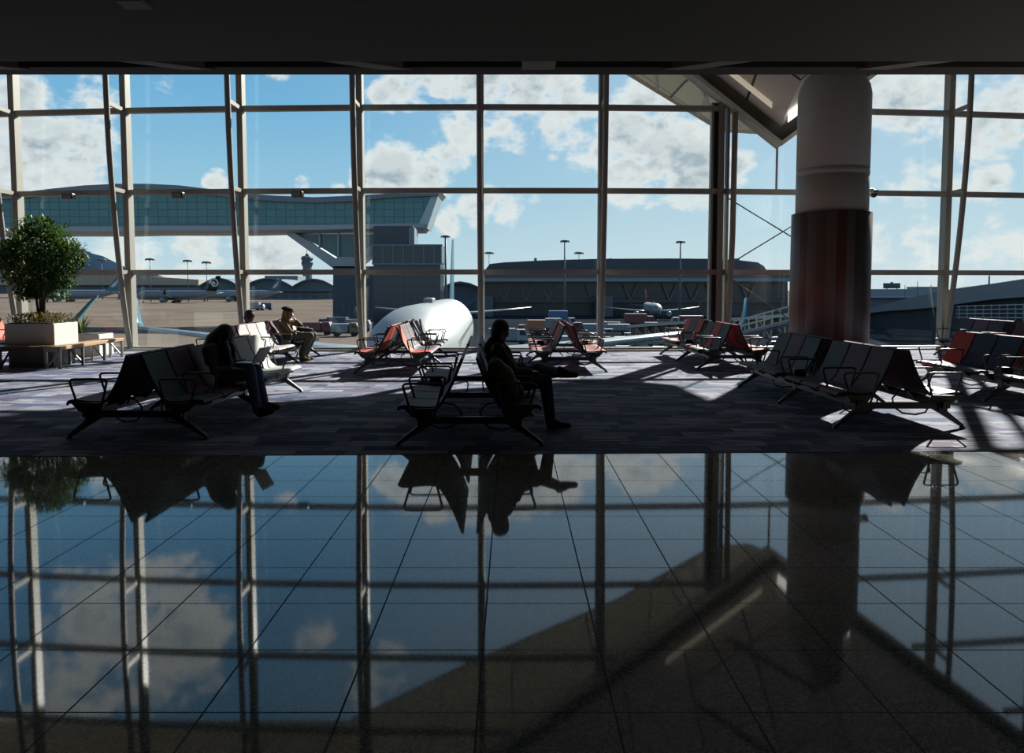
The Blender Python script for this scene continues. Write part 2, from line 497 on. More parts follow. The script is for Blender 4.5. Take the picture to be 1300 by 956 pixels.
# ------------------------------------------------------------------ glazed front
MX = [-22.5, -19.4, -16.3, -13.2, -10.1, -7.0, -3.9, -.8, 2.3, 5.4, 8.5, 11.6, 14.7, 17.8, 20.9]
TZ = [.05, 2.06, 4.15, 6.26, 8.25, 10.3, 12.3, 14.3]
bays = [(XL, MX[0])] + list(zip(MX[:-1], MX[1:])) + [(MX[-1], XR)]
for i, (a, b) in enumerate(bays):
    mb = MB()
    for z in TZ:
        segs = []
        n = 12; cur = None
        for k in range(n + 1):
            x = a + (b - a) * k / n
            ok = z < vz(x) - .05
            if ok: cur = cur or [x, x]; cur[1] = x
            if (not ok or k == n) and cur:
                if cur[1] - cur[0] > .2: segs.append(tuple(cur))
                cur = None
        for s0, s1 in segs:
            h = .13 if z > .1 else .10
            mb.bar((s0, yw(s0), z), (s1, yw(s1), z), .16, h)
    w = mb.build('window_%d' % (i + 1), M['transom']); struct(w)
    top = [(b, yw(b), vz(b))] + ([(VX, yw(VX), vz(VX))] if a < VX < b else []) + [(a, yw(a), vz(a))]
    # the kink where the roof becomes flat
    for kx in (VX - FLATX, VX + FLATX):
        if a < kx < b:
            top.insert(1, (kx, yw(kx), vz(kx)))
    mb = MB(); mb.poly([(a, yw(a) + .03, .05), (b, yw(b) + .03, .05)] + [(x, y + .03, z) for x, y, z in top])
    pn = mb.build('pane', M['glass'], w, fix=False)
# glass joint under the point of the V
mb = MB(); mb.bar((VX, yw(VX), 4.2), (VX, yw(VX), vz(VX)), .05, .03); struct(mb.build('trim_7', M['transom']))
# sill strip along the foot of the glass
mb = MB()
mb.loft([[(x, yw(x) - .22, .005), (x, yw(x) + .2, .005), (x, yw(x) + .2, .05), (x, yw(x) - .22, .05)] for x in xs], smooth=False)
struct(mb.build('baseboard_front', mat('pale_sill', (.62, .62, .60), .3)))
for i, x in enumerate(MX):
    top = vz(x)
    thick = abs(x - 5.4) < .01
    mb = MB()
    mb.box((x - .075, yw(x) - .14, .0), (x + .075, yw(x) + .16, top))
    if thick:
        mb.box((x - .26, yw(x) - .10, 0), (x - .20, yw(x) + .1, top))
        mb.box((x + .14, yw(x) - .16, 0), (x + .20, yw(x) + .1, top))
    t = mb.build('trim_%d' % (i + 10), M['mullion'], bevel=.008); struct(t)
    if thick:
        mb = MB(); mb.box((x - .20, yw(x) - .02, 0), (x - .06, yw(x) + .1, top)); mb.build('dark_joint', M['dark'], t)
        mb = MB(); mb.tube([(x + .20, yw(x) - .22, .02), (x + .27, yw(x) - .30, 3), (x + .29, yw(x) - .28, top - .3)], .075, 12); mb.build('raking_tube', M['mullion'], t)
    else:
        # bow-shaped inner chord on short brackets
        def off(z): return .10 + .86 * math.sin(PI * min(max(z, 0), 13.5) / 14.2) ** .8
        mb = MB(); pts = [(x, yw(x) - off(z), z) for z in [top * k / 24 for k in range(25)]]
        mb.tube(pts, .07, 10)
        mb.build('bowed_chord', M['mullion'], t)
        for z in TZ[1:]:
            if z < top - .2:
                mb = MB(); mb.bar((x, yw(x) - .1, z), (x, yw(x) - off(z), z), .07, .10); mb.build('bracket', M['mullion'], t)

# tension rods outside the bay under the V
mb = MB()
for (ax, ay), (bx, by) in (((925, 252), (1012, 305)), ((935, 330), (1012, 283)), ((925, 352), (1012, 412))):
    mb.tube([W(ax, ay, 21.6), W(bx, by, 21.6)], .018, 6)
struct(mb.build('trim_8', M['dark']))

# ------------------------------------------------------------------ column
cx, cy, cr = 7.44, 18.5, .80
t = thing('column', 'large round column with a wider striped cladding around its lower part', 'column', (cx, cy, 0))
struct(t)
ctop = roofz(cx, cy) + .25
mb = MB(); mb.lathe([(.70, 3.2), (.755, 3.3), (cr, 3.36), (cr, 4.2), (cr - .012, 4.205), (cr - .012, 4.225), (cr, 4.23), (cr, 4.36), (cr - .012, 4.365), (cr - .012, 4.385), (cr, 4.39), (cr, 6.05), (cr - .04, 6.25), (cr - .16, 6.48), (cr - .3, 6.6), (cr - .3, ctop)], 64)
M['column'] = mat('column_paint', (.40, .375, .315), .55, var=.05)
mb.build('shaft', M['column'], t)
# vertical coloured strips round the cladding
m, nt, b = new_mat('striped_cladding')
tc = nt.nodes.new('ShaderNodeTexCoord'); sp = nt.nodes.new('ShaderNodeSeparateXYZ'); at = nt.nodes.new('ShaderNodeMath'); at.operation = 'ARCTAN2'
nt.links.new(tc.outputs['Object'], sp.inputs[0]); nt.links.new(sp.outputs['X'], at.inputs[0]); nt.links.new(sp.outputs['Y'], at.inputs[1])
mr = nt.nodes.new('ShaderNodeMapRange'); mr.inputs[1].default_value = -PI; mr.inputs[2].default_value = PI
nt.links.new(at.outputs[0], mr.inputs[0])
rp = nt.nodes.new('ShaderNodeValToRGB'); rp.color_ramp.interpolation = 'CONSTANT'
cols = [(.06, .03, .024), (.14, .085, .06), (.18, .12, .09), (.13, .045, .025), (.17, .12, .10), (.09, .045, .03), (.11, .035, .022), (.15, .10, .07), (.14, .10, .085), (.075, .04, .03), (.07, .055, .045), (.15, .115, .095)]
random.seed(4)
seq = [random.choice(cols) for _ in range(26)]
el = rp.color_ramp.elements
while len(el) < 26: el.new(.5)
for i, e in enumerate(el):
    e.position = i / 26; e.color = tuple(v * .95 for v in seq[i]) + (1,)
nt.links.new(mr.outputs[0], rp.inputs[0]); nt.links.new(rp.outputs[0], b.inputs['Base Color']); b.inputs['Roughness'].default_value = .5
mb = MB(); mb.lathe([(.885, 0), (.885, 3.36), (.80, 3.37)], 64); mb.build('striped_cladding', m, t)

# dome camera on the column
q = thing('dome_camera', 'small dark dome security camera on the right side of the round column', 'security camera', (cx + .80, cy, 3.86))
mb = MB(); mb.box((0, -.05, .02), (.16, .05, .09)); mb.build('bracket', M['steel'], q, bevel=.01)
mb = MB(); mb.lathe([(.05, .06), (.10, .05), (.105, -.0), (.10, -.03)], 20, (.17, 0, 0)); mb.build('housing', M['steel'], q)
mb = MB(); mb.ball((.17, 0, -.03), (.088, .088, .09), 16, 10); mb.build('dome', mat('smoked_dome', (.015, .015, .02), .08), q)

# sensors that hang under the second transom
for px, lab in ((90, 'small box-shaped sensor under the transom above the potted tree'), (234, 'small box-shaped sensor under the transom in the second whole bay from the left'), (385, 'small box-shaped sensor under the transom above the control tower')):
    x = (px - 650) * .0206
    q = thing('sensor', lab, 'sensor', (x, yw(x) - .14, 4.08), group='sensors under the transom')
    mb = MB(); mb.bar((0, 0, 0), (0, -.10, -.02), .05, .05); mb.build('bracket', M['steel'], q)
    mb = MB(); mb.box((-.14, -.30, -.13), (.14, -.10, .02)); mb.build('housing', M['steel_dark'], q, bevel=.02)
    mb = MB(); mb.box((-.10, -.31, -.11), (.10, -.295, -.01)); mb.build('lens', M['glass'] if False else mat('sensor_lens', (.3, .3, .28), .2), q)
# ================================================================== BEAM SEATING
# cross-section of one seat: u = distance outwards from the middle of the double bench, v = along the bench
SW = .55            # width of a seat
PITCHS = .595
GAP = .46
def slot_centres():
    c = [.10 + SW / 2 + PITCHS * i for i in range(3)]
    c2 = [c[-1] + PITCHS + GAP - .10 + PITCHS * i for i in range(3)]
    return c + c2
SLOTS = slot_centres()
BL = SLOTS[-1] + SW / 2 + .10      # length of the bench
def sheet(mb, prof, v0, v1, th):
    """bent padded sheet following prof in (u, z)"""
    n = len(prof); top = []; bot = []
    for i in range(n):
        a = Vector(prof[max(i - 1, 0)]); b = Vector(prof[min(i + 1, n - 1)])
        t = (b - a).normalized(); nn = Vector((-t.y, t.x))
        p = Vector(prof[i])
        top.append(p + nn * th / 2); bot.append(p - nn * th / 2)
    ring = top + bot[::-1]
    mb.loft([[(q.x, v, q.y) for q in ring] for v in (v0, v0 + .012, v1 - .012, v1)], smooth=False)
BACKP = [(.075, .905), (.085, .885), (.115, .80), (.155, .70), (.20, .60), (.245, .52), (.285, .455), (.315, .425)]
SEATP = [(.315, .418), (.36, .400), (.44, .395), (.54, .402), (.62, .412), (.68, .415), (.715, .405), (.73, .385)]
def back_mesh(col):
    mb = MB(); sheet(mb, BACKP, -SW / 2, SW / 2, .026); return mb.mesh('backrest', SEATC[col])
def seat_mesh(col):
    mb = MB(); sheet(mb, SEATP, -SW / 2, SW / 2, .030); return mb.mesh('seat', SEATC[col])
SEATM = {c: seat_mesh(c) for c in SEATC}
BACKM = {c: back_mesh(c) for c in SEATC}
# dark edge rail that carries seat and back sling at one side
mb = MB(); mb.tube([(u - .006, 0, z) for u, z in BACKP[:-1]] + [(u, 0, z - .012) for u, z in SEATP], .013, 6)
RAILM = mb.mesh('side_rail', M['frame_black'])
def arm_mesh():
    mb = MB()
    pts = [(.37, 0, .30), (.345, 0, .36), (.285, 0, .60), (.28, 0, .632), (.30, 0, .648), (.34, 0, .652), (.60, 0, .652), (.655, 0, .648), (.672, 0, .63), (.668, 0, .60), (.60, 0, .38), (.585, 0, .31)]
    mb.tube(pts, .0125, 8)
    return mb.mesh('armrest', M['steel_dark'])
ARMM = arm_mesh()
def bracket_mesh():
    mb = MB()
    mb.prism([(.34, -.022, .40), (.66, -.022, .395), (.60, -.022, .33), (.53, -.022, .285), (.43, -.022, .285), (.38, -.022, .34)], (0, .044, 0))
    return mb.mesh('seat_bracket', M['steel_dark'])
BRKM = bracket_mesh()
mb = MB(); mb.box((.44, 0, .25), (.52, BL, .325)); BEAMM = mb.mesh('beam', M['steel_dark'])
def leg_mesh():
    mb = MB()
    mb.bar((.40, 0, .265), (.735, 0, .03), .06, .085, .042, .034)
    mb.lathe([(.03, 0), (.034, .006), (.03, .024), (.012, .03), (.012, .05)], 14, (.735, 0, 0))
    mb.box((.43, -.05, .21), (.53, .05, .29))
    return mb.mesh('leg', M['steel_dark'])
LEGM = leg_mesh()
mb = MB(); mb.box((-.46, -.03, .235), (.46, .03, .305)); CROSSM = mb.mesh('cross_beam', M['steel_dark'])
def console_mesh():
    mb = MB(); mb.box((.40, -.09, .335), (.56, .09, .47)); mb.box((.41, -.07, .47), (.55, .07, .50)); mb.bar((.48, 0, .30), (.48, 0, .34), .06, .06)
    return mb.mesh('socket_box', M['frame_black'])
CONM = console_mesh()
def cable_mesh():
    mb = MB()
    mb.tube([(.30, .5, .40), (.17, .5, .38), (.10, .5, .30), (.11, .48, .20), (.20, .45, .13), (.34, .42, .115), (.44, .38, .15), (.47, .34, .25)], .011, 6)
    return mb.mesh('power_cable', M['cable'])
CABM = cable_mesh()
ARMV = [.06, SLOTS[0] + PITCHS / 2, SLOTS[2] + SW / 2 + .035, SLOTS[3] - SW / 2 - .035, SLOTS[5] - PITCHS / 2, BL - .06]
BRKV = [.07, SLOTS[0] + PITCHS / 2, SLOTS[1] + PITCHS / 2, SLOTS[2] + SW / 2 + .03, SLOTS[3] - SW / 2 - .03, SLOTS[3] + PITCHS / 2, SLOTS[4] + PITCHS / 2, BL - .07]
LEGV = [.12, BL / 2, BL - .12]
def bench(x, y, left, right, label, rz=0.0):
    """double bench, rows back to back; colours listed from the near end"""
    t = thing('beam_seating', label, 'bench', (x, y, 0), rz, group='double rows of linked airport seats')
    for side, cols in ((1, right), (-1, left)):
        q = PI if side < 0 else 0
        def place(name, me, v):
            o = put(name, me, t)
            o.location = (0, v, 0); o.rotation_euler = (0, 0, q)
            return o
        def beamy(name, me):
            o = put(name, me, t)
            if side < 0: o.rotation_euler = (0, 0, PI); o.location = (0, BL, 0)
            return o
        beamy('beam', BEAMM)
        for v, c in zip(SLOTS, cols):
            place('seat', SEATM[c], v); place('backrest', BACKM[c], v); place('side_rail', RAILM, v - SW / 2 - .006); place('side_rail', RAILM, v + SW / 2 + .006)
        for v in ARMV: place('armrest', ARMM, v)
        for v in BRKV: place('seat_bracket', BRKM, v)
        for v in LEGV: place('leg', LEGM, v)
        place('socket_box', CONM, BL / 2)
        place('power_cable', CABM, 0 if side > 0 else .95)
        place('power_cable', CABM, 2.6 if side > 0 else 3.5)
    for v in LEGV:
        o = put('cross_beam', CROSSM, t); o.location = (0, v, 0)
    return t
P_, Gy, Rd, Nv, Mr, Or, Pk, Wh = 'purple', 'grey', 'red', 'navy', 'maroon', 'orange', 'pink', 'white'
B1 = bench(-4.03, 8.27, [P_, Gy, P_, Mr, P_, Mr], [Gy, P_, P_, Gy, Wh, Wh], 'double bench of grey and plum seats where the person with the laptop sits')
B2 = bench(-.43, 7.88, [Gy, Gy, P_, P_, Gy, P_], [Gy, Gy, P_, Gy, P_, Gy], 'double bench in the middle foreground where the cross-legged person sits', R(1.5))
B3 = bench(4.47, 8.9, [P_, P_, Gy, Gy, P_, Gy], [P_, P_, Mr, Mr, P_, Gy], 'double bench of grey and plum seats in front of the round column')
B4 = bench(7.5, 9.15, [Gy, P_, Gy, Nv, Nv, Rd], [Nv, P_, Gy, Rd, Rd, Nv], 'double bench with red and navy seats cut off by the right photo edge')
B5 = bench(-5.42, 15.1, [Mr, P_, Gy, Mr, P_, Gy], [Pk, Pk, Wh, Mr, Gy, Wh], 'double bench by the glass where the person in the dark cap sits')
B6 = bench(-2.27, 14.85, [Rd, Or, Gy, Rd, Gy, P_], [Or, Gy, P_, Gy, P_, Gy], 'double bench with coral red end seats in front of the white airliner nose')
B7 = bench(1.10, 15.1, [Gy, Rd, Rd, Gy, Rd, P_], [Rd, Gy, Rd, Rd, Gy, Rd], 'double bench with red seats to the right behind the crossed-legged person')
B8 = bench(4.42, 15.5, [Gy, Rd, Gy, Rd, Gy, Rd], [Rd, Rd, Rd, Gy, Rd, Gy], 'double bench of dark red and grey seats just left of the round column')
B9 = bench(11.1, 15.3, [Gy, P_, Mr, Nv, P_, Nv], [Nv, Nv, Gy, P_, Nv, Gy], 'far right double bench of navy and plum seats close to the glass')
B10 = bench(-12.6, 15.3, [Gy, P_, Rd, Gy, P_, Rd], [Pk, Or, Pk, Or, Pk, Or], 'double bench with pink-lit seats behind the planter at the left edge')

# ================================================================== PLANTER WITH TREE
pc = Vector((-10.0, 16.75, 0)); prz = R(3)
t = thing('potted_tree', 'round-crowned leafy green tree growing in a large white square planter', 'tree', pc, prz)
Hp = .90
mpl = mat('white_planter', (.62, .58, .53), .5, var=.05, scale=2)
mb = MB(); mb.box((-.50, -.50, .40), (.50, .50, Hp)); mb.build('planter', mpl, t, bevel=.012)
mb = MB(); mb.box((-.44, -.44, 0), (.44, .44, .42)); mb.build('plinth', mat('grey_plinth', (.22, .21, .2), .6), t)
mb = MB(); mb.box((-.46, -.46, Hp), (.46, .46, Hp + .015)); mb.build('soil', mat('soil', (.05, .035, .025), .95, var=.4, scale=30), t)
def leaf_mat(name, a, b):
    m, nt, bs = new_mat(name)
    oi = nt.nodes.new('ShaderNodeNewGeometry')
    rp = nt.nodes.new('ShaderNodeValToRGB'); rp.color_ramp.elements[0].color = a + (1,); rp.color_ramp.elements[1].color = b + (1,)
    nt.links.new(oi.outputs['Random Per Island'], rp.inputs[0]); nt.links.new(rp.outputs[0], bs.inputs['Base Color'])
    bs.inputs['Roughness'].default_value = .45
    tr = nt.nodes.new('ShaderNodeBsdfTranslucent'); nt.links.new(rp.outputs[0], tr.inputs[0])
    ad = nt.nodes.new('ShaderNodeMixShader'); ad.inputs[0].default_value = .35
    nt.links.new(bs.outputs[0], ad.inputs[1]); nt.links.new(tr.outputs[0], ad.inputs[2]); nt.links.new(ad.outputs[0], nt.nodes['Material Output'].inputs[0])
    return m
def leaf(mb, p, d, up, L_, w):
    d = d.normalized(); s = d.cross(up)
    if s.length < .01: s = d.cross(Vector((1, 0, 0)))
    s.normalize(); n = s.cross(d)
    a = p; b = p + d * L_ * .5 + s * w - n * .0; c = p + d * L_ + n * (-.15 * L_); e = p + d * L_ * .5 - s * w; m_ = p + d * L_ * .5 - n * w * .35
    va, vb, vc, ve, vm = (mb.bm.verts.new(q) for q in (a, b, c, e, m_))
    for f in ((va, vb, vm), (vb, vc, vm), (vc, ve, vm), (ve, va, vm)): mb.bm.faces.new(f)
rnd = random.Random(11)
mb = MB()
cc = Vector((0, 0, 2.26)); RX, RZ = .84, .88
for k in range(105):
    # clumps over the crown, then leaves on each clump
    while True:
        q = Vector((rnd.uniform(-1, 1), rnd.uniform(-1, 1), rnd.uniform(-1, 1)))
        if .35 < q.length < 1: break
    q = q.normalized() * (q.length ** .5)
    cl = cc + Vector((q.x * RX, q.y * RX, q.z * RZ)) * .86
    rr = rnd.uniform(.14, .24)
    for j in range(80):
        d = Vector((rnd.gauss(0, 1), rnd.gauss(0, 1), rnd.gauss(0, 1) + .15)).normalized()
        p = cl + d * rr * rnd.uniform(.55, 1.05)
        dd = (d + Vector((rnd.gauss(0, .5), rnd.gauss(0, .5), rnd.gauss(0, .5) - .15)))
        leaf(mb, p, dd, Vector((0, 0, 1)), rnd.uniform(.07, .115), rnd.uniform(.021, .033))
M['leaf'] = leaf_mat('tree_leaves', (.020, .050, .008), (.10, .18, .022))
mb.build('foliage', M['leaf'], t, fix=False)
mb = MB()
for k in range(7):
    a = 2 * PI * k / 7 + .3; b = rnd.uniform(.06, .12)
    p0 = Vector((math.cos(a) * .05, math.sin(a) * .05, Hp)); p1 = Vector((math.cos(a) * b, math.sin(a) * b, 1.4)); p2 = Vector((math.cos(a) * .35, math.sin(a) * .35, 1.9)); p3 = Vector((math.cos(a) * .5, math.sin(a) * .5, 2.4))
    mb.tube([p0, p1, p2, p3], [.022, .02, .014, .006], 8)
mb.tube([(0, 0, Hp), (.02, 0, 1.5), (0, .02, 2.6)], [.035, .028, .008], 8)
mb.build('trunk', mat('bark', (.07, .05, .035), .9, var=.3, scale=30), t)
mb = MB()
for k in range(900):
    x, y = rnd.uniform(-.47, .47), rnd.uniform(-.47, .47)
    p = Vector((x * 1.02, y * 1.02, Hp + rnd.uniform(.0, .20) * (1 - .3 * max(abs(x), abs(y)))))
    leaf(mb, p, Vector((x + rnd.gauss(0, .4), y + rnd.gauss(0, .4), rnd.uniform(-.1, .9))), Vector((0, 0, 1)), rnd.uniform(.06, .11), rnd.uniform(.014, .024))
mb.build('undergrowth', leaf_mat('undergrowth_leaves', (.07, .06, .015), (.2, .14, .04)), t, fix=False)
# bench round the planter: near side plank and right side plank that runs on past it
M['oak'] = grid_mat('oak_slats', (.42, .25, .12), (.10, .06, .03), 6, .075, .006, .5, 'XY', col2=(.36, .21, .10))
t = thing('wooden_bench', 'wooden slat bench on grey steel legs wrapped round the white planter', 'bench', pc, prz)
zt = .46
mb = MB(); mb.box((-1.55, -.98, zt - .07), (.515, -.53, zt)); mb.build('seat_plank', M['oak'], t, bevel=.006)
mb = MB(); mb.box((.52, -.98, zt - .07), (.86, 1.95, zt)); mb.build('seat_plank', mat('oak_plank', (.40, .24, .115), .5, var=.2, scale=8), t, bevel=.006)
def bench_leg(x0, y0, x1, y1):
    mb = MB(); a = Vector((x0, y0, 0)); b = Vector((x1, y1, 0)); up = Vector((0, 0, zt - .07))
    mb.bar(a, a + up, .05, .05); mb.bar(b, b + up, .05, .05); mb.bar(a + up - Vector((0, 0, .02)), b + up - Vector((0, 0, .02)), .05, .04); mb.bar(a + Vector((0, 0, .03)), b + up * .9, .03, .03)
    mb.build('leg', M['steel'], t)
bench_leg(-1.35, -.94, -1.35, -.58); bench_leg(-.35, -.94, -.35, -.58); bench_leg(.55, -.94, .82, -.94)
bench_leg(.82, .0, .55, .0); bench_leg(.82, 1.0, .55, 1.0); bench_leg(.82, 1.9, .55, 1.9)
# low planter behind
lp = Vector((-10.55, 19.35, 0))
t = thing('planter_box', 'low white planter box behind the wooden bench, a spiky plant in it', 'planter', lp, R(4))
mb = MB(); mb.box((-.55, -.4, 0), (.55, .4, .52)); mb.build('box', mpl, t, bevel=.012)
mb = MB(); mb.box((-.50, -.36, .52), (.50, .36, .535)); mb.build('soil', mat('soil_dark', (.05, .035, .025), .95), t)
mb = MB()
for k in range(46):
    a = rnd.uniform(0, 2 * PI); e = rnd.uniform(.25, 1.3); L_ = rnd.uniform(.42, .62)
    d = Vector((math.cos(a) * math.cos(e), math.sin(a) * math.cos(e), math.sin(e)))
    s = d.cross(Vector((0, 0, 1))).normalized() * .02
    b0 = Vector((-.05, 0, .53)); v0 = b0 + s; v1 = b0 - s; m0 = b0 + d * L_ * .6 + s; m1 = b0 + d * L_ * .6 - s; tip = b0 + d * L_ - Vector((0, 0, .06))
    q = [mb.bm.verts.new(z) for z in (v0, v1, m1, m0, tip)]
    mb.bm.faces.new(q[:4]); mb.bm.faces.new((q[3], q[2], q[4]))
mb.build('spiky_leaves', leaf_mat('spiky_leaves', (.03, .07, .02), (.09, .15, .05)), t, fix=False)

# ================================================================== PEOPLE
SKIN = mat('skin', (.42, .25, .17), .5, var=.06)
SKIN2 = mat('skin_light', (.50, .32, .23), .5, var=.06)
EYE = mat('eye', (.02, .015, .012), .15)
def V(*a): return Vector(a)
class Body:
    def __init__(s): s.caps = []; s.balls = []
    def cap(s, a, b, ra, rb): s.caps.append((V(*a), V(*b), ra, rb)); return s
    def chain(s, pts, rs):
        for i in range(len(pts) - 1): s.cap(pts[i], pts[i + 1], rs[i], rs[i + 1])
        return s
    def ball(s, c, r, rot=None): s.balls.append((V(*c), r, rot)); return s
    def build(s, name, m, parent, voxel=.009, it=4):
        mb = MB()
        for a, b, ra, rb in s.caps: mb.capsule(a, b, ra, rb, 16)
        for c, r, rot in s.balls: mb.ball(c, r, 16, 12, rot)
        o = mb.build(name, m, parent)
        baked(o, [('REMESH', dict(mode='VOXEL', voxel_size=voxel)), ('SMOOTH', dict(iterations=it, factor=.5))])
        smooth(o.data); o.data.name = name
        if not o.data.materials: o.data.materials.append(m)
        return o
def frame(fwd, up):
    f = Vector(fwd).normalized(); r_ = f.cross(Vector(up)).normalized(); u = r_.cross(f).normalized()
    return Matrix((f, -r_, u)).transposed()      # columns: forward, left, up
def head(B, c, fwd, up):
    """skull, jaw, nose, lips, brow, ears; c is the middle of the head"""
    F = frame(fwd, up); c = V(*c)
    def at(f, l, u): return c + F @ V(f, l, u)
    B.ball(at(-.012, 0, .03), (.098, .075, .09), F)
    B.ball(at(.012, 0, -.035), (.068, .060, .082), F)
    B.cap(at(.055, 0, -.095), at(.048, 0, -.10), .024, .022)
    for s in (-1, 1):
        B.cap(at(-.01, s * .052, -.055), at(.045, s * .022, -.098), .024, .02)
        B.ball(at(-.008, s * .078, -.008), (.022, .010, .032), F)
        B.ball(at(.062, s * .040, -.03), (.022, .022, .02), F)
        B.cap(at(.080, s * .012, .024), at(.068, s * .046, .022), .012, .010)
    B.cap(at(.084, 0, .012), at(.097, 0, -.026), .009, .011)
    B.cap(at(.086, -.010, -.030), at(.086, .010, -.030), .0095, .0095)
    B.cap(at(.074, -.020, -.066), at(.074, .020, -.066), .010, .010)
    B.cap(at(.071, -.016, -.078), at(.071, .016, -.078), .010, .010)
    return at
def eyes(at, parent):
    for s in (-1, 1):
        mb = MB(); mb.ball(at(.074, s * .030, .004), .0125, 12, 8); mb.build('eye', EYE, parent)
def hand(B, w, fwd, nrm, side, curl=.5):
    """palm and five fingers; fwd along the hand, nrm out of the back of the hand, side = +1 thumb to the left of fwd"""
    f = V(*fwd).normalized(); n = V(*nrm); n = (n - f * n.dot(f)).normalized(); l = n.cross(f) * side; w = V(*w)
    for k in (-.028, -.009, .010, .028):
        B.cap(w + f * .01 + l * k * .6, w + f * .085 + l * k, .016, .013)
    for k, L_ in ((.030, .066), (.010, .076), (-.010, .070), (-.028, .054)):
        p = w + f * .088 + l * k; d = (f - n * .25 * curl).normalized()
        q = p + d * L_ * .45; d2 = (f - n * 1.0 * curl).normalized(); r_ = q + d2 * L_ * .32; d3 = (f * .6 - n * 1.6 * curl).normalized(); e = r_ + d3 * L_ * .28
        B.chain([p, q, r_, e], [.0095, .0088, .008, .007])
    p = w + f * .03 + l * .032; q = p + (f * .6 + l * .8 - n * .15).normalized() * .038; e = q + (f * .9 + l * .25 - n * .3 * curl).normalized() * .034
    B.chain([p, q, e], [.014, .011, .009])
def shoe(name, heel, toe, m, parent, h=.055):
    heel, toe = V(*heel), V(*toe); d = (toe - heel).normalized()
    B = Body()
    B.cap(heel + d * .02, heel + d * .10, .045, .046); B.cap(heel + d * .10, toe - d * .04, .046, .038)
    B.cap(heel + d * .04 + V(0, 0, .05), heel + d * .12 + V(0, 0, .02), .042, .038)
    return B.build(name, m, parent, .008, 3)

# ---- woman with laptop (bench B1, right row, third seat)
wy = B1.location.y + SLOTS[2] - .02
def mk(x, y, z=0): return (x, y, z)
wo = thing('person', 'person with long dark hair bent over an open laptop on their lap', 'person', (B1.location.x, wy, 0))
pel = (.47, 0, .53); che = (.34, 0, .82); nek = (.36, 0, .93)
hd = (.455, -.0, 1.02); fw = (.80, .05, -.62); up = (.6, 0, .8)
shL, shR = (.33, .17, .87), (.33, -.17, .87)        # +v is away from the camera
elL, elR = (.45, .26, .63), (.40, -.25, .61)
wrL, wrR = (.66, .13, .69), (.60, -.20, .625)
hpL, hpR = (.46, .09, .52), (.46, -.09, .52)
knL, knR = (.80, .09, .590), (.78, -.09, .605)
anL, anR = (.92, .02, .14), (.855, -.08, .10)
B = Body()
B.chain([pel, (.42, 0, .67), che, nek], [.125, .115, .12, .055]); B.cap(nek, hd, .052, .05)
B.cap(shL, shR, .062, .062); B.cap(hpL, hpR, .10, .10)
for s_, e_, w_ in ((shL, elL, wrL), (shR, elR, wrR)): B.chain([s_, e_, w_], [.052, .041, .028])
for h_, k_, a_ in ((hpL, knL, anL), (hpR, knR, anR)): B.chain([h_, k_, a_], [.085, .060, .040])
at = head(B, hd, fw, up)
hand(B, wrL, (.85, -.35, .12), (0, .1, 1), -1, .8); hand(B, wrR, (.95, .25, .03), (0, -.1, 1), 1, .35)
for a_, tt in ((anL, (1.01, .0, .11)), (anR, (.96, -.10, .065))): B.chain([a_, (a_[0] + .04, a_[1], a_[2] - .05), tt], [.04, .04, .03])
B.build('body', SKIN, wo, .008); eyes(at, wo)
J = Body(); J.chain([(.44, 0, .60), (.42, 0, .68), che, (.35, 0, .905)], [.137, .13, .134, .075]); J.cap(shL, shR, .074, .074)
for s_, e_, w_ in ((shL, elL, wrL), (shR, elR, wrR)):
    w2 = Vector(e_).lerp(Vector(w_), .86); J.chain([s_, e_, tuple(w2)], [.066, .055, .044])
J.build('jacket', mat('dark_grey_knit', (.13, .16, .18), .85, var=.2, scale=40, bump=.35, stretch=(.5, .5, .5)), wo, .010)
T = Body(); T.cap(hpL, hpR, .115, .115); T.chain([pel, (.43, 0, .60)], [.135, .13])
for h_, k_, a_ in ((hpL, knL, anL), (hpR, knR, anR)): T.chain([h_, k_, a_], [.10, .076, .056])
T.build('trousers', mat('blue_jeans', (.18, .28, .40), .85, var=.2, scale=30, bump=.35, stretch=(.5, .5, .5)), wo, .010)
SHB = mat('brown_suede', (.090, .032, .018), .7, var=.2)
shoe('shoe', (.92, .02, .10), (1.12, .0, .14), SHB, wo); shoe('shoe', (.865, -.08, .055), (1.08, -.11, .105), SHB, wo)
H = Body(); F = frame(fw, up); hc = Vector(hd)
H.ball(hc + F @ V(-.035, 0, .04), (.112, .100, .105), F)
H.chain([hc + F @ V(-.05, 0, .03), (.31, 0, .97), (.255, -.02, .84), (.25, -.03, .70)], [.10, .105, .09, .05])
for s in (-1, 1):
    H.chain([hc + F @ V(.0, s * .062, .05), hc + F @ V(.02, s * .085, -.05), (.49, s * .10, .86), (.50, s * .09, .72), (.50, s * .075, .64)], [.055, .055, .06, .052, .025])
H.build('hair', mat('black_hair', (.010, .008, .008), .45, var=.3, scale=60, bump=.6, stretch=(2, 2, .25)), wo, .009)
# laptop on the lap
lt = thing('laptop', 'open silver laptop on the lap of the long-haired person', 'laptop', (B1.location.x + .74, wy + .01, .688), R(-8))
mb = MB(); mb.box((-.12, -.165, 0), (.115, .165, .014)); mb.build('base', M['steel'], lt, bevel=.004)
mb = MB(); mb.box((-.095, -.14, .014), (.02, .14, .016)); mb.build('keyboard', M['frame_black'], lt)
mb = MB(); mb.bar((.115, 0, .012), (.225, 0, .20), .33, .008); ld = mb.build('lid', M['steel'], lt, bevel=.003)
mb = MB(); mb.bar((.113, 0, .030), (.213, 0, .195), .30, .004); mb.build('screen', mat('laptop_screen', (.04, .05, .06), .15), ld)

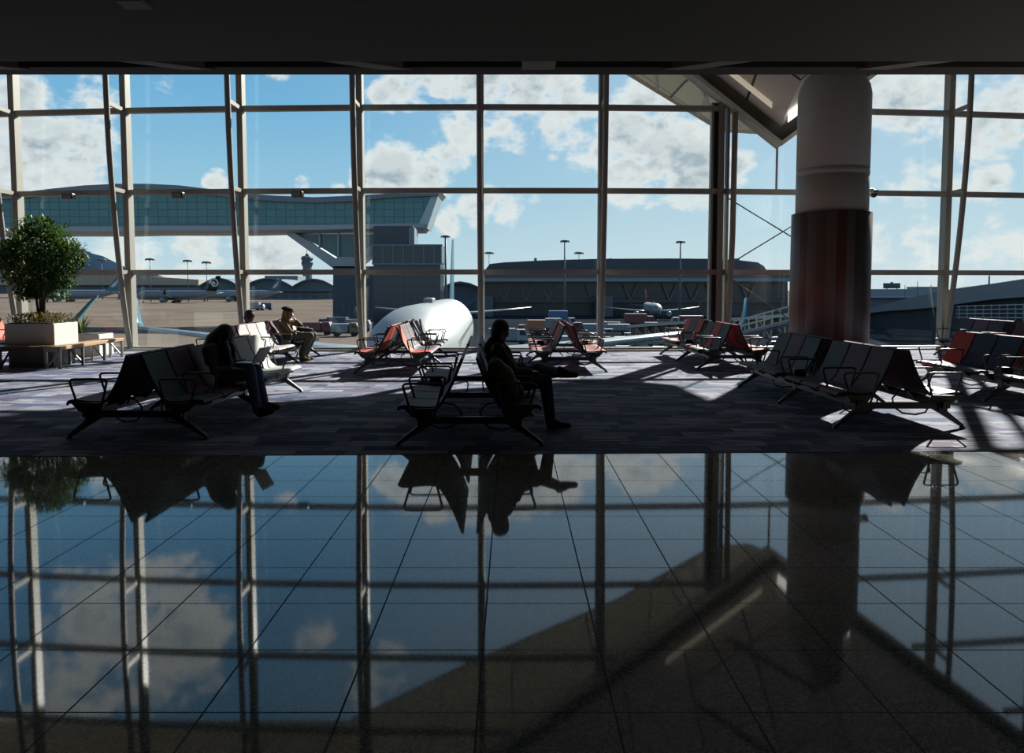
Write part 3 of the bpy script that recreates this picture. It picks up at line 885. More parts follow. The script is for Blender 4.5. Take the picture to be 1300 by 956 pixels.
# ---- dark-clothed person with crossed legs (bench B2, right row, second seat)
bm_ = Matrix.Translation(B2.location) @ Matrix.Rotation(R(1.5), 4, 'Z')
mp_ = bm_ @ V(0, SLOTS[1] + .18, 0)
ma_ = thing('person', 'person in dark clothes sitting with one leg crossed over the other knee', 'person', mp_, R(1.5))
pel = (.45, 0, .53); che = (.31, 0, .85); nek = (.30, 0, 1.0); hd = (.335, 0, 1.125); fw = (.82, .30, -.30); up = (.22, 0, 1)
shL, shR = (.29, .19, .93), (.30, -.19, .92)
elL, elR = (.44, .24, .70), (.46, -.24, .68)
wrL, wrR = (.66, .10, .66), (.67, -.06, .66)
hpL, hpR = (.46, .09, .53), (.46, -.09, .53)
knL, knR = (.80, .28, .66), (.84, -.08, .56)
anL, anR = (.98, -.08, .655), (.90, -.10, .10)
B = Body()
B.chain([pel, (.37, 0, .68), che, nek], [.135, .13, .135, .058]); B.cap(nek, hd, .055, .052)
B.cap(shL, shR, .066, .066); B.cap(hpL, hpR, .10, .10)
for s_, e_, w_ in ((shL, elL, wrL), (shR, elR, wrR)): B.chain([s_, e_, w_], [.056, .045, .031])
for h_, k_, a_ in ((hpL, knL, anL), (hpR, knR, anR)): B.chain([h_, k_, a_], [.088, .062, .042])
at = head(B, hd, fw, up)
hand(B, wrL, (.8, -.5, -.05), (0, .2, 1), -1, .6); hand(B, wrR, (.85, .5, -.05), (0, -.1, 1), 1, .6)
B.chain([anL, (1.03, -.12, .645), (1.12, -.13, .64)], [.036, .034, .028]); B.chain([anR, (.93, -.1, .055), (1.06, -.11, .04)], [.04, .04, .03])
B.build('body', SKIN, ma_, .008); eyes(at, ma_)
J = Body(); J.chain([(.42, 0, .60), (.37, 0, .70), che, (.30, 0, .97)], [.15, .146, .152, .085]); J.cap(shL, shR, .080, .080)
for s_, e_, w_ in ((shL, elL, wrL), (shR, elR, wrR)):
    w2 = Vector(e_).lerp(Vector(w_), .9); J.chain([s_, e_, tuple(w2)], [.075, .062, .048])
J.chain([(.25, 0, 1.0), (.22, 0, .93)], [.075, .09])
J.build('jacket', mat('black_jacket', (.012, .013, .017), .8, var=.2, scale=20, bump=.35, stretch=(.5, .5, .5)), ma_, .010)
T = Body(); T.cap(hpL, hpR, .12, .12); T.chain([pel, (.42, 0, .62)], [.145, .14])
for h_, k_, a_ in ((hpL, knL, anL), (hpR, knR, anR)): T.chain([h_, k_, a_], [.105, .080, .060])
T.build('trousers', mat('dark_denim', (.025, .04, .075), .85, var=.2, scale=30), ma_, .010)
SHK = mat('black_shoe', (.012, .012, .012), .5)
shoe('shoe', (.96, -.12, .645), (1.22, -.14, .635), SHK, ma_); shoe('shoe', (.87, -.10, .052), (1.14, -.12, .050), SHK, ma_)
H = Body(); F = frame(fw, up); hc = Vector(hd)
H.ball(hc + F @ V(-.025, 0, .045), (.106, .090, .094), F); H.ball(hc + F @ V(-.06, 0, -.01), (.065, .082, .09), F)
H.build('hair', mat('dark_hair', (.012, .010, .009), .5, var=.3, scale=60, bump=.6, stretch=(2, 2, .25)), ma_, .009)
# rucksack on the seat beside that person
bp_ = bm_ @ V(.40, SLOTS[0] + .03, .412)
bk = thing('backpack', 'brown-grey backpack leaning on the nearest seat beside the cross-legged person', 'bag', bp_, R(1.5))
MBK = mat('brown_grey_canvas', (.11, .092, .07), .85, var=.2, scale=30, bump=.35, stretch=(.5, .5, .5))
q = Body(); q.chain([(.0, -.10, .12), (-.06, -.10, .26), (-.13, -.09, .38)], [.125, .13, .09]); q.chain([(.0, .10, .12), (-.06, .10, .26), (-.13, .09, .38)], [.125, .13, .09]); q.cap((0, -.08, .12), (0, .08, .12), .12, .12); q.cap((-.06, -.08, .27), (-.06, .08, .27), .13, .13)
q.build('pack', MBK, bk, .012, 6)
q = Body(); q.cap((.10, -.08, .12), (.10, .08, .12), .07, .07); q.cap((.08, -.08, .18), (.08, .08, .18), .06, .06); q.build('front_pocket', MBK, bk, .010, 5)
for v in (-.08, .08):
    mb = MB(); mb.tube([(-.13, v, .42), (-.20, v * 1.2, .36), (-.205, v * 1.3, .26), (-.16, v * 1.2, .16), (-.10, v, .10)], .014, 8); mb.build('strap', M['cable'], bk)
mb = MB(); mb.tube([(-.13, -.03, .455), (-.14, -.02, .485), (-.14, .02, .485), (-.13, .03, .455)], .008, 6); mb.build('handle', M['cable'], bk)

# ---- person in a dark cap by the glass (bench B5, right row, fourth seat)
hy = B5.location.y + SLOTS[3]
ha = thing('person', 'person with dark peaked cap, long fair hair and raised hand by the glass', 'person', (B5.location.x, hy, 0))
pel = (.45, 0, .53); che = (.36, 0, .83); nek = (.38, 0, .96); hd = (.42, 0, 1.07); fw = (.95, -.15, -.12); up = (.1, 0, 1)
shL, shR = (.37, .16, .88), (.36, -.16, .88)
elL, elR = (.62, .24, .80), (.52, -.22, .66)
wrL, wrR = (.54, .07, .93), (.70, -.06, .64)
hpL, hpR = (.46, .09, .53), (.46, -.09, .53)
knL, knR = (.93, .14, .58), (.92, -.08, .58)
anL, anR = (.76, .12, .11), (.72, -.08, .11)
B = Body()
B.chain([pel, (.40, 0, .68), che, nek], [.12, .11, .118, .052]); B.cap(nek, hd, .05, .05)
B.cap(shL, shR, .058, .058); B.cap(hpL, hpR, .098, .098)
for s_, e_, w_ in ((shL, elL, wrL), (shR, elR, wrR)): B.chain([s_, e_, w_], [.05, .04, .028])
for h_, k_, a_ in ((hpL, knL, anL), (hpR, knR, anR)): B.chain([h_, k_, a_], [.085, .060, .038])
at = head(B, hd, fw, up)
hand(B, wrL, (-.15, -.3, .95), (.8, .3, .2), 1, .7); hand(B, wrR, (.9, .3, -.1), (0, 0, 1), 1, .6)
for a_ in (anL, anR): B.chain([a_, (a_[0] + .02, a_[1], .055), (a_[0] + .15, a_[1] - .02, .04)], [.038, .04, .03])
B.build('body', SKIN2, ha, .008); eyes(at, ha)
J = Body(); J.chain([(.42, 0, .58), (.40, 0, .68), che, (.38, 0, .93)], [.135, .128, .132, .072]); J.cap(shL, shR, .070, .070)
for s_, e_, w_ in ((shL, elL, wrL), (shR, elR, wrR)):
    w2 = Vector(e_).lerp(Vector(w_), .82); J.chain([s_, e_, tuple(w2)], [.064, .053, .042])
J.build('jacket', mat('tan_jacket', (.24, .15, .085), .85, var=.2, scale=30, bump=.35, stretch=(.5, .5, .5)), ha, .010)
T = Body(); T.cap(hpL, hpR, .112, .112); T.chain([pel, (.43, 0, .60)], [.135, .128])
for h_, k_, a_ in ((hpL, knL, anL), (hpR, knR, anR)): T.chain([h_, k_, (a_[0], a_[1], a_[2] + .06)], [.105, .085, .072])
T.build('trousers', mat('olive_trousers', (.13, .125, .095), .85, var=.2, scale=30, bump=.35, stretch=(.5, .5, .5)), ha, .010)
SHT = mat('tan_boot', (.30, .19, .11), .7)
for a_ in (anL, anR): shoe('shoe', (a_[0] - .04, a_[1], .055), (a_[0] + .19, a_[1] - .03, .05), SHT, ha)
H = Body(); F = frame(fw, up); hc = Vector(hd)
H.ball(hc + F @ V(-.03, 0, .035), (.10, .088, .09), F)
H.chain([hc + F @ V(-.06, 0, .0), (.34, 0, .96), (.30, 0, .84), (.30, 0, .72)], [.085, .08, .075, .04])
H.chain([hc + F @ V(.0, -.075, .0), (.42, -.10, .93), (.45, -.10, .80), (.45, -.09, .70)], [.035, .04, .04, .02])
H.build('hair', mat('fair_hair', (.30, .15, .065), .5, var=.3, scale=60, bump=.6, stretch=(2, 2, .25)), ha, .009)
H = Body(); H.ball(hc + F @ V(-.03, 0, .10), (.140, .125, .055), F); H.ball(hc + F @ V(-.02, 0, .075), (.115, .102, .045), F); H.ball(hc + F @ V(.105, 0, .062), (.055, .075, .012), F)
H.build('cap', mat('black_felt', (.010, .010, .012), .9), ha, .008)
# dark bag on the lap
bg_ = thing('shoulder_bag', 'dark soft bag lying on the lap of the person in the cap', 'bag', (B5.location.x + .76, hy + .06, .665), R(10))
q = Body(); q.cap((-.13, 0, .055), (.14, 0, .03), .05, .035); q.cap((-.13, .12, .055), (.14, .12, .03), .05, .035); q.cap((-.12, .06, .06), (.13, .06, .035), .052, .04); q.build('bag_body', mat('dark_green_fabric', (.018, .025, .024), .8), bg_, .010, 4)
mb = MB(); mb.tube([(-.16, -.03, .07), (-.10, -.06, .125), (.02, -.06, .125), (.12, -.04, .06)], .008, 6); mb.build('strap', M['cable'], bg_)

# ---- person of whom only the head shows above the seat backs (bench B5, left row, third seat)
ky = B5.location.y + SLOTS[2]
ki = thing('person', 'person of whom just the short brown-haired head shows above the bright seat backs', 'person', (B5.location.x, ky, 0), PI)
pel = (.46, 0, .52); che = (.27, 0, .76); nek = (.17, 0, .90); hd = (.13, .0, 1.02); fw = (-.75, .45, -.25); up = (-.1, 0, 1)
shL, shR = (.23, .17, .82), (.23, -.17, .82); elL, elR = (.30, .24, .66), (.30, -.24, .66); wrL, wrR = (.54, .10, .63), (.54, -.10, .63)
hpL, hpR = (.46, .09, .53), (.46, -.09, .53); knL, knR = (.86, .12, .54), (.86, -.12, .54); anL, anR = (.88, .12, .10), (.88, -.12, .10)
B = Body()
B.chain([pel, (.36, 0, .66), che, nek], [.13, .12, .125, .055]); B.cap(nek, hd, .052, .05); B.cap(shL, shR, .062, .062); B.cap(hpL, hpR, .10, .10)
for s_, e_, w_ in ((shL, elL, wrL), (shR, elR, wrR)): B.chain([s_, e_, w_], [.054, .043, .03])
for h_, k_, a_ in ((hpL, knL, anL), (hpR, knR, anR)): B.chain([h_, k_, a_], [.086, .060, .04])
at = head(B, hd, fw, up)
hand(B, wrL, (.9, -.3, -.1), (0, 0, 1), -1, .6); hand(B, wrR, (.9, .3, -.1), (0, 0, 1), 1, .6)
for a_ in (anL, anR): B.chain([a_, (a_[0] + .02, a_[1], .055), (a_[0] + .15, a_[1], .04)], [.038, .04, .03])
B.build('body', SKIN, ki, .009); eyes(at, ki)
J = Body(); J.chain([(.42, 0, .58), (.35, 0, .67), che, (.18, 0, .87)], [.145, .138, .136, .075]); J.cap(shL, shR, .074, .074)
for s_, e_, w_ in ((shL, elL, wrL), (shR, elR, wrR)): J.chain([s_, e_, tuple(Vector(e_).lerp(Vector(w_), .88))], [.068, .056, .045])
J.build('shirt', mat('dark_shirt', (.06, .05, .05), .85), ki, .011)
T = Body(); T.cap(hpL, hpR, .115, .115); T.chain([pel, (.42, 0, .60)], [.14, .135])
for h_, k_, a_ in ((hpL, knL, anL), (hpR, knR, anR)): T.chain([h_, k_, a_], [.10, .076, .056])
T.build('trousers', mat('navy_trousers', (.03, .035, .05), .85), ki, .011)
for a_ in (anL, anR): shoe('shoe', (a_[0] - .03, a_[1], .05), (a_[0] + .22, a_[1], .05), SHK, ki)
H = Body(); F = frame(fw, up); hc = Vector(hd)
H.ball(hc + F @ V(-.025, 0, .045), (.120, .106, .112), F); H.ball(hc + F @ V(-.06, 0, -.01), (.07, .092, .095), F)
H.build('hair', mat('brown_hair', (.10, .035, .018), .5, var=.3, scale=60, bump=.6, stretch=(2, 2, .25)), ki, .009)
# ================================================================== OUTSIDE
SUN_E = 14.0; SKY_E = 1.0
GZ = -7.0
m, nt, b = new_mat('apron_concrete')
tc = nt.nodes.new('ShaderNodeTexCoord')
br = nt.nodes.new('ShaderNodeTexBrick'); br.offset = 0; br.inputs['Scale'].default_value = 1; br.inputs['Brick Width'].default_value = 7.5; br.inputs['Row Height'].default_value = 7.5; br.inputs['Mortar Size'].default_value = .08
br.inputs['Color1'].default_value = (.165, .132, .108, 1); br.inputs['Color2'].default_value = (.148, .118, .097, 1); br.inputs['Mortar'].default_value = (.085, .07, .06, 1)
nt.links.new(tc.outputs['Object'], br.inputs['Vector'])
nz = nt.nodes.new('ShaderNodeTexNoise'); nz.inputs['Scale'].default_value = .03; nz.inputs['Detail'].default_value = 6
nt.links.new(tc.outputs['Object'], nz.inputs['Vector'])
mx = nt.nodes.new('ShaderNodeMix'); mx.data_type = 'RGBA'; mx.blend_type = 'MULTIPLY'; mx.inputs['Factor'].default_value = .6
rp = nt.nodes.new('ShaderNodeValToRGB'); rp.color_ramp.elements[0].position = .35; rp.color_ramp.elements[0].color = (.6, .6, .62, 1); rp.color_ramp.elements[1].position = .6
nt.links.new(nz.outputs['Fac'], rp.inputs[0]); nt.links.new(br.outputs['Color'], mx.inputs['A']); nt.links.new(rp.outputs[0], mx.inputs['B']); # dark asphalt of the stands to the right of the middle
spx = nt.nodes.new('ShaderNodeSeparateXYZ'); nt.links.new(tc.outputs['Object'], spx.inputs[0])
def mrr(sock, a_, b_):
    n_ = nt.nodes.new('ShaderNodeMapRange'); n_.inputs[1].default_value = a_; n_.inputs[2].default_value = b_; nt.links.new(sock, n_.inputs[0]); return n_.outputs[0]
fx = mrr(spx.outputs['X'], -20, -12); fy = mrr(spx.outputs['Y'], 420, 400)
mu = nt.nodes.new('ShaderNodeMath'); mu.operation = 'MULTIPLY'; nt.links.new(fx, mu.inputs[0]); nt.links.new(fy, mu.inputs[1])
ma2 = nt.nodes.new('ShaderNodeMix'); ma2.data_type = 'RGBA'; nt.links.new(mu.outputs[0], ma2.inputs['Factor']); nt.links.new(mx.outputs['Result'], ma2.inputs['A'])
mx2 = nt.nodes.new('ShaderNodeMix'); mx2.data_type = 'RGBA'; nt.links.new(rp.outputs[0], mx2.inputs['Factor']); mx2.inputs['A'].default_value = (.010, .014, .020, 1); mx2.inputs['B'].default_value = (.022, .027, .034, 1)
nt.links.new(mx2.outputs['Result'], ma2.inputs['B']); nt.links.new(ma2.outputs['Result'], b.inputs['Base Color'])
b.inputs['Roughness'].default_value = .9; b.inputs['Specular IOR Level'].default_value = 0
mb = MB(); mb.prism([(-9000, 22.5, GZ), (9000, 22.5, GZ), (9000, 9000, GZ), (-9000, 9000, GZ)], (0, 0, -.5))
struct(mb.build('ground', m))

def flat(mb, pts, d, depth, dd=None):
    """prism whose front outline is given in photo pixels at depth d"""
    P = [W(px, py, d) for px, py in pts]
    mb.prism(P, (0, depth, 0)); return mb
def clamp_ground(P):
    for p in P: p.z = max(p.z, GZ)
    return P

# hills
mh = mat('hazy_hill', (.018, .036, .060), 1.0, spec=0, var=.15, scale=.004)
def ridge(name, pts, d, depth):
    mb = MB(); rings = []
    top = [W(px, py, d) for px, py in pts]
    rings = [[Vector((p.x, d - depth * .6, GZ)) for p in top], [Vector((p.x, d - depth * .25, GZ + (p.z - GZ) * .55)) for p in top], top, [Vector((p.x, d + depth, GZ)) for p in top]]
    mb.loft([list(r) for r in zip(*rings)], closed=False, cap=False)
    o = mb.build(name, mh); struct(o)
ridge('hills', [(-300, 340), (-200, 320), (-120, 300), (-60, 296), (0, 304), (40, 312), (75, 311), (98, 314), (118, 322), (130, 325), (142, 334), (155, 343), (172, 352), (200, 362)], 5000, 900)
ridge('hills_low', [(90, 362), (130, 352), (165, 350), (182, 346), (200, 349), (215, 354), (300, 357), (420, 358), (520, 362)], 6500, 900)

# ---- sky bridge on its forked pier
D = 210.0
teal = grid_mat('teal_bridge_glazing', (.050, .150, .165), (.030, .095, .11), 2.6, 1.9, .16, .22, 'XZ', col2=(.062, .18, .185))
grey_p = mat('grey_cladding', (.12, .15, .19), .5, var=.06, scale=.3)
lgrey = mat('light_grey_cladding', (.26, .29, .32), .5, var=.06, scale=.3)
sb = thing('sky_bridge', 'long raised teal glazed footbridge with arched roof carried on a forked pier', 'bridge', W(440, 430, D))
loc = sb.location.copy()
def sbp(px, py, off=0): return W(px, py, D) - loc + Vector((0, off, 0))
prof = [(-320, 262, 300), (-160, 250, 299), (-60, 246, 298), (20, 243, 298), (70, 237, 297), (110, 233, 297), (150, 231, 297), (190, 231, 296), (230, 233, 296), (270, 238, 296), (310, 243, 296), (350, 246, 295), (400, 248, 295), (450, 246, 294), (500, 243, 293), (546, 241, 292)]
mb = MB(); mb.loft([[sbp(x, t + 9 - (2 if x > 450 else 0)), sbp(x, bt - 8), sbp(x, bt - 8, 12), sbp(x, t + 9, 12)] for x, t, bt in prof[:-1]] + [[sbp(547, 249), sbp(532, 284), sbp(532, 284, 12), sbp(547, 249, 12)]], smooth=False)
mb.build('glazing', teal, sb)
mb = MB(); mb.loft([[sbp(x, t, 6), sbp(x, t + 3, -1.2), sbp(x, t + 10 - (2 if x > 450 else 0), -1.0), sbp(x, t + 10, 13), sbp(x, t + 3, 13.2)] for x, t, bt in prof[:-1]] + [[sbp(560, 240, 6), sbp(561, 243, -1.2), sbp(556, 249, -1.0), sbp(556, 249, 13), sbp(561, 243, 13.2)]], smooth=False)
mb.build('roof', grey_p, sb)
mb = MB(); mb.loft([[sbp(x, bt - 9, -.8), sbp(x, bt - 3, -.8), sbp(x, bt, 1.5), sbp(x, bt, 10.5), sbp(x, bt - 9, 12.8)] for x, t, bt in prof[:-1]] + [[sbp(541, 284, -.8), sbp(539, 289, -.8), sbp(536, 293, 1.5), sbp(536, 293, 10.5), sbp(541, 284, 12.8)]], smooth=False)
mb.build('soffit', lgrey, sb)
mb = MB(); mb.prism([sbp(547, 247), sbp(557, 246), sbp(542, 290), sbp(531, 286)], (0, 12, 0)); mb.build('end_glazing', mat('sky_lit_end_glazing', (.30, .38, .42), .25), sb)  # paler than the side glazing: sky light is put into its colour
# forked pier
mb = MB(); mb.bar(sbp(363, 294, 5), sbp(425, 336, 5), 6, 1.6, 6, 2.6); mb.build('strut', lgrey, sb)
mb = MB(); mb.bar(sbp(500, 294, 5), sbp(448, 334, 5), 6, 1.6, 6, 2.6); mb.build('strut', lgrey, sb)
mb = MB(); flat(mb, [(420, 331), (430, 326), (446, 326), (458, 331), (455, 340), (423, 340)], D, 9); 
for v in mb.bm.verts: v.co -= loc
mb.build('pier_head', lgrey, sb)
mb = MB(); mb.poly([sbp(375, 296, 4), sbp(488, 296, 4), sbp(446, 328, 4), sbp(427, 328, 4)]); mb.build('infill_glazing', mat('teal_infill', (.05, .13, .15), .2), sb)
for px in (402, 426):
    mb = MB(); mb.bar(sbp(px, 294, 3.4), sbp(px, 314 if px < 410 else 328, 3.4), .5, .5); mb.build('mullion', lgrey, sb)
dk = grid_mat('blue_grey_pier_cladding', (.040, .060, .095), (.026, .040, .066), 1.6, 1.6, .07, .45, 'XZ')
mb = MB(); P = clamp_ground([W(423, 338, D), W(478, 338, D), W(478, 445, D), W(423, 445, D)]); mb.prism([p - loc for p in P], (0, 10, 0)); mb.build('pier', dk, sb)

# ---- stair tower at the end of the bridge
D2 = 196.0
tw = thing('stair_tower', 'dark blue-grey glazed stair tower with a framed top storey under the bridge end', 'building', W(518, 430, D2)); tl = tw.location.copy()
tw.location.z = GZ; tl.z = GZ
tgl = grid_mat('dark_tower_glazing', (.016, .028, .046), (.034, .05, .075), 1.75, 1.75, .06, .2, 'XZ')
def block(mb, x0, x1, y0, y1, d, depth, o):
    P = clamp_ground([W(x0, y0, d), W(x1, y0, d), W(x1, y1, d), W(x0, y1, d)]); mb.prism([p - o for p in P], (0, depth, 0)); return mb
mb = MB(); block(mb, 474, 559, 335, 450, D2, 11, tl); mb.build('tower_body', tgl, tw)
mb = MB(); block(mb, 473, 561, 311, 334, D2 - .6, 12, tl); mb.build('top_storey', mat('dark_top_glazing', (.022, .030, .042), .2), tw)
for px in (473, 486, 499, 512, 525, 538, 551, 560):
    mb = MB(); block(mb, px - .6, px + .6, 311, 335, D2 - .9, .3, tl); mb.build('post', grey_p, tw)
for y in (311, 335):
    mb = MB(); block(mb, 472, 561.5, y - .9, y + .9, D2 - .95, .4, tl); mb.build('rail', grey_p, tw)
mb = MB(); block(mb, 474, 524, 287, 312, D2 + 4, 8, tl); mb.build('lift_shaft', mat('shaft_cladding', (.035, .042, .055), .5), tw)
mb = MB(); block(mb, 519, 526, 289, 311, D2 + 3.6, 8, tl); mb.build('shaft_edge', grey_p, tw)

# ---- control tower
D3 = 900.0
ct = thing('control_tower', 'distant grey air traffic control tower with a wider cab on top', 'control tower', Vector((W(390.5, 370, D3).x, D3, GZ)))
k = D3 / 1000
def zz(y): return W(390, y, D3).z - GZ
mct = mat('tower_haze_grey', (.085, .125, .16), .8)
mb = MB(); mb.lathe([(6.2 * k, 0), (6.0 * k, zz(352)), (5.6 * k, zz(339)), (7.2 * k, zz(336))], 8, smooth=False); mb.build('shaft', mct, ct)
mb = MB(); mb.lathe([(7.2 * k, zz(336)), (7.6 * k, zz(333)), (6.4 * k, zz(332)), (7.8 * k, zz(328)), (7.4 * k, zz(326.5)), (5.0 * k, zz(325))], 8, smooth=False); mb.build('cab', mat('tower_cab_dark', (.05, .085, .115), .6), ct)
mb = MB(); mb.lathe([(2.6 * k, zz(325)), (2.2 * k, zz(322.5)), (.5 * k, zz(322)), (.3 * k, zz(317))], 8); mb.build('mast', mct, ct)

# ---- distant terminal with vaulted roofs
D4 = 700.0
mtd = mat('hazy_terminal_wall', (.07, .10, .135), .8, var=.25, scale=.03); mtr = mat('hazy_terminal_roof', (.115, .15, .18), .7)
te = thing('terminal_building', 'distant blue-grey terminal with a row of shallow vaulted roofs', 'building', Vector((W(340, 370, D4).x, D4, GZ))); tl = te.location.copy()
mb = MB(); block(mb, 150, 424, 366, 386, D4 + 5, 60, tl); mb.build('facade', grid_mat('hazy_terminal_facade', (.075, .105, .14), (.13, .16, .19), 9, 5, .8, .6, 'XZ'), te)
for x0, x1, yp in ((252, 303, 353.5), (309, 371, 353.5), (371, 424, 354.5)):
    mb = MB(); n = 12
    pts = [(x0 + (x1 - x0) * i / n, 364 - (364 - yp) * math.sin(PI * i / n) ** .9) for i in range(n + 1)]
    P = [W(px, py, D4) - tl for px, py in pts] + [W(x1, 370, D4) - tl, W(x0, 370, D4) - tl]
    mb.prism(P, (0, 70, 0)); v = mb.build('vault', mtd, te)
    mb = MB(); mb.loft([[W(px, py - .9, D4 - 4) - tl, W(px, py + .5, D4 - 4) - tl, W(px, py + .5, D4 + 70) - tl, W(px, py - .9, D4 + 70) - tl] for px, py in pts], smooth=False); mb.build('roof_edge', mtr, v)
mb = MB(); block(mb, 336, 378, 350, 358, D4 + 90, 30, tl); mb.build('upper_block', mtr, te)
lo = thing('low_long_building', 'very long low beige roof on the horizon behind the parked tails', 'building', Vector((W(170, 370, 860).x, 860, GZ))); tl = lo.location.copy()
mb = MB(); flat(mb, [(-200, 349), (60, 349), (190, 351), (252, 355), (252, 362), (-200, 362)], 860, 60)
for v in mb.bm.verts: v.co -= tl
mb.build('roof', mat('beige_roof', (.30, .255, .20), .8), lo)
mb = MB(); block(mb, -200, 300, 361, 373, 864, 50, tl); mb.build('wall', mtd, lo)

# ---- concourse building right of the middle
D5 = 262.0
cb_ = thing('concourse_building', 'long dark concourse with rounded ends and a glazed ground level behind the apron', 'building', Vector((W(800, 380, D5).x, D5, GZ))); tl = cb_.location.copy()
mro = grid_mat('concourse_roof', (.026, .038, .052), (.038, .05, .064), 12, 3, .1, .5, 'XZ', col2=(.030, .042, .058))
top = [(613, 347), (617, 341), (622, 335), (640, 333), (690, 330.5), (760, 328.5), (850, 328), (905, 328.5), (940, 330.5), (962, 333), (970, 338), (976, 347)]
mb = MB(); P = [W(px, py, D5) - tl for px, py in top]; mb.prism(P, (0, 60, 0)); mb.build('roof', mro, cb_)
mb = MB(); block(mb, 607, 1003, 347, 353, D5 - 1, 62, tl); mb.build('eaves', mat('eaves_dark', (.075, .085, .10), .6), cb_)
mb = MB(); block(mb, 607, 1003, 353, 357.5, D5 - 3, 64, tl); mb.build('fascia', mat('fascia_light', (.20, .21, .22), .6), cb_)
mcg = grid_mat('concourse_glazing', (.016, .028, .040), (.034, .048, .060), 4, 1.6, .16, .25, 'XZ', col2=(.03, .042, .052))
mb = MB(); block(mb, 612, 1000, 357, 412, D5 + 2, 56, tl); mb.build('glazing', mcg, cb_)
mst = mat('pale_strut', (.12, .13, .14), .6)
for px in (640, 668, 696, 752, 800, 850, 880, 906, 950):
    for s in (-1, 1):
        mb = MB(); mb.bar(W(px, 382, D5 + .5) - tl, W(px + s * 9, 360, D5 + .5) - tl, .35, .35); mb.build('strut', mst, cb_)
mb = MB(); block(mb, 612, 1000, 381, 384, D5, 5, tl); mb.build('canopy', mat('canopy_grey', (.06, .068, .078), .6), cb_)
for x0, x1, y0, y1 in ((604, 626, 376, 404), (757, 778, 376, 402)):
    mb = MB(); block(mb, x0, x1, y0, y1, D5 - 6, 6, tl); mb.build('side_block', mat('pale_block', (.08, .095, .11), .6), cb_)
for px, w_, h_ in ((680, 3, 2.5), (765, 5, 2), (935, 8, 3), (775, 3, 2)):
    mb = MB(); y = 330 if 650 < px < 900 else 331; block(mb, px - w_ / 2, px + w_ / 2, y - h_, y + 1, D5 + 12, 6, tl); mb.build('roof_unit', grey_p, cb_)
# vaulted hall between the tail fin and the concourse
vb = thing('vaulted_hall', 'dark vaulted hall just behind the tail fin of the nearest airliner', 'building', Vector((W(598, 400, 330).x, 330, GZ))); tl = vb.location.copy()
pts = [(560, 366), (572, 360), (584, 358), (596, 360), (606, 364), (616, 371), (625, 380)]
mb = MB(); mb.prism([W(px, py, 330) - tl for px, py in pts] + [Vector((W(625, 400, 330).x, 330, GZ)) - tl, Vector((W(560, 400, 330).x, 330, GZ)) - tl], (0, 60, 0)); mb.build('hall', mtd, vb)
mb = MB(); mb.loft([[W(px, py - 1, 327) - tl, W(px, py + 1, 327) - tl, W(px, py + 1, 390) - tl, W(px, py - 1, 390) - tl] for px, py in pts], smooth=False); mb.build('roof_edge', mtr, vb)
mb = MB(); mb.bar(W(590, 388, 325) - tl, W(612, 374, 325) - tl, 1, .7); mb.build('blue_ramp', mat('blue_ramp', (.05, .13, .25), .5), vb)

# ---- sloped concourse on the right
sl = thing('sloping_concourse', 'concourse with a long grey roof band sloping down towards the round column', 'building', Vector((W(1240, 400, 95).x, 95, GZ))); tl = sl.location.copy()
pr = [(1050, 402, 405, 170), (1100, 393, 398, 152), (1124, 386, 395, 140), (1155, 378, 393, 124), (1187, 370.5, 390, 110), (1222, 365, 385, 97), (1260, 360, 380, 86), (1300, 354, 377, 76), (1380, 342, 372, 62), (1480, 326, 366, 50)]
mb = MB(); mb.loft([[W(x, t, d) - tl, W(x, bt, d) - tl, W(x, bt, d) - tl + Vector((7, 5, 0)), W(x, t, d) - tl + Vector((7, 5, .5))] for x, t, bt, d in pr], smooth=False)
mb.build('roof_band', mat('blue_grey_roof_band', (.10, .125, .15), .45), sl)
mb = MB(); mb.loft([[W(x, bt, d) - tl + Vector((1.2, 1, 0)), Vector((W(x, bt, d).x + 1.2, d + 1, GZ)) - tl, Vector((W(x, bt, d).x + 6, d + 5, GZ)) - tl, W(x, bt, d) - tl + Vector((6, 5, 0))] for x, t, bt, d in pr], smooth=False)
mb.build('glazed_wall', grid_mat('dark_blue_glazed_wall', (.008, .016, .022), (.018, .03, .038), 1.5, 1.9, .05, .5, 'YZ', col2=(.012, .022, .030), spec=.08), sl)
for i in range(10):
    t_ = i / 9; px = 1218 + 92 * t_; d = 97 - 22 * t_ - 1.4
    mb = MB(); mb.bar(W(px, 388 - 3 * t_, d) - tl, W(px, 405 + 2 * t_, d) - tl, .12, .12); mb.build('lattice_post', lgrey, sl)
for k_ in range(4):
    mb = MB(); mb.bar(W(1214, 389 + 4.6 * k_, 97) - tl, W(1318, 386 + 5.8 * k_, 73) - tl, .10, .10); mb.build('lattice_rail', lgrey, sl)
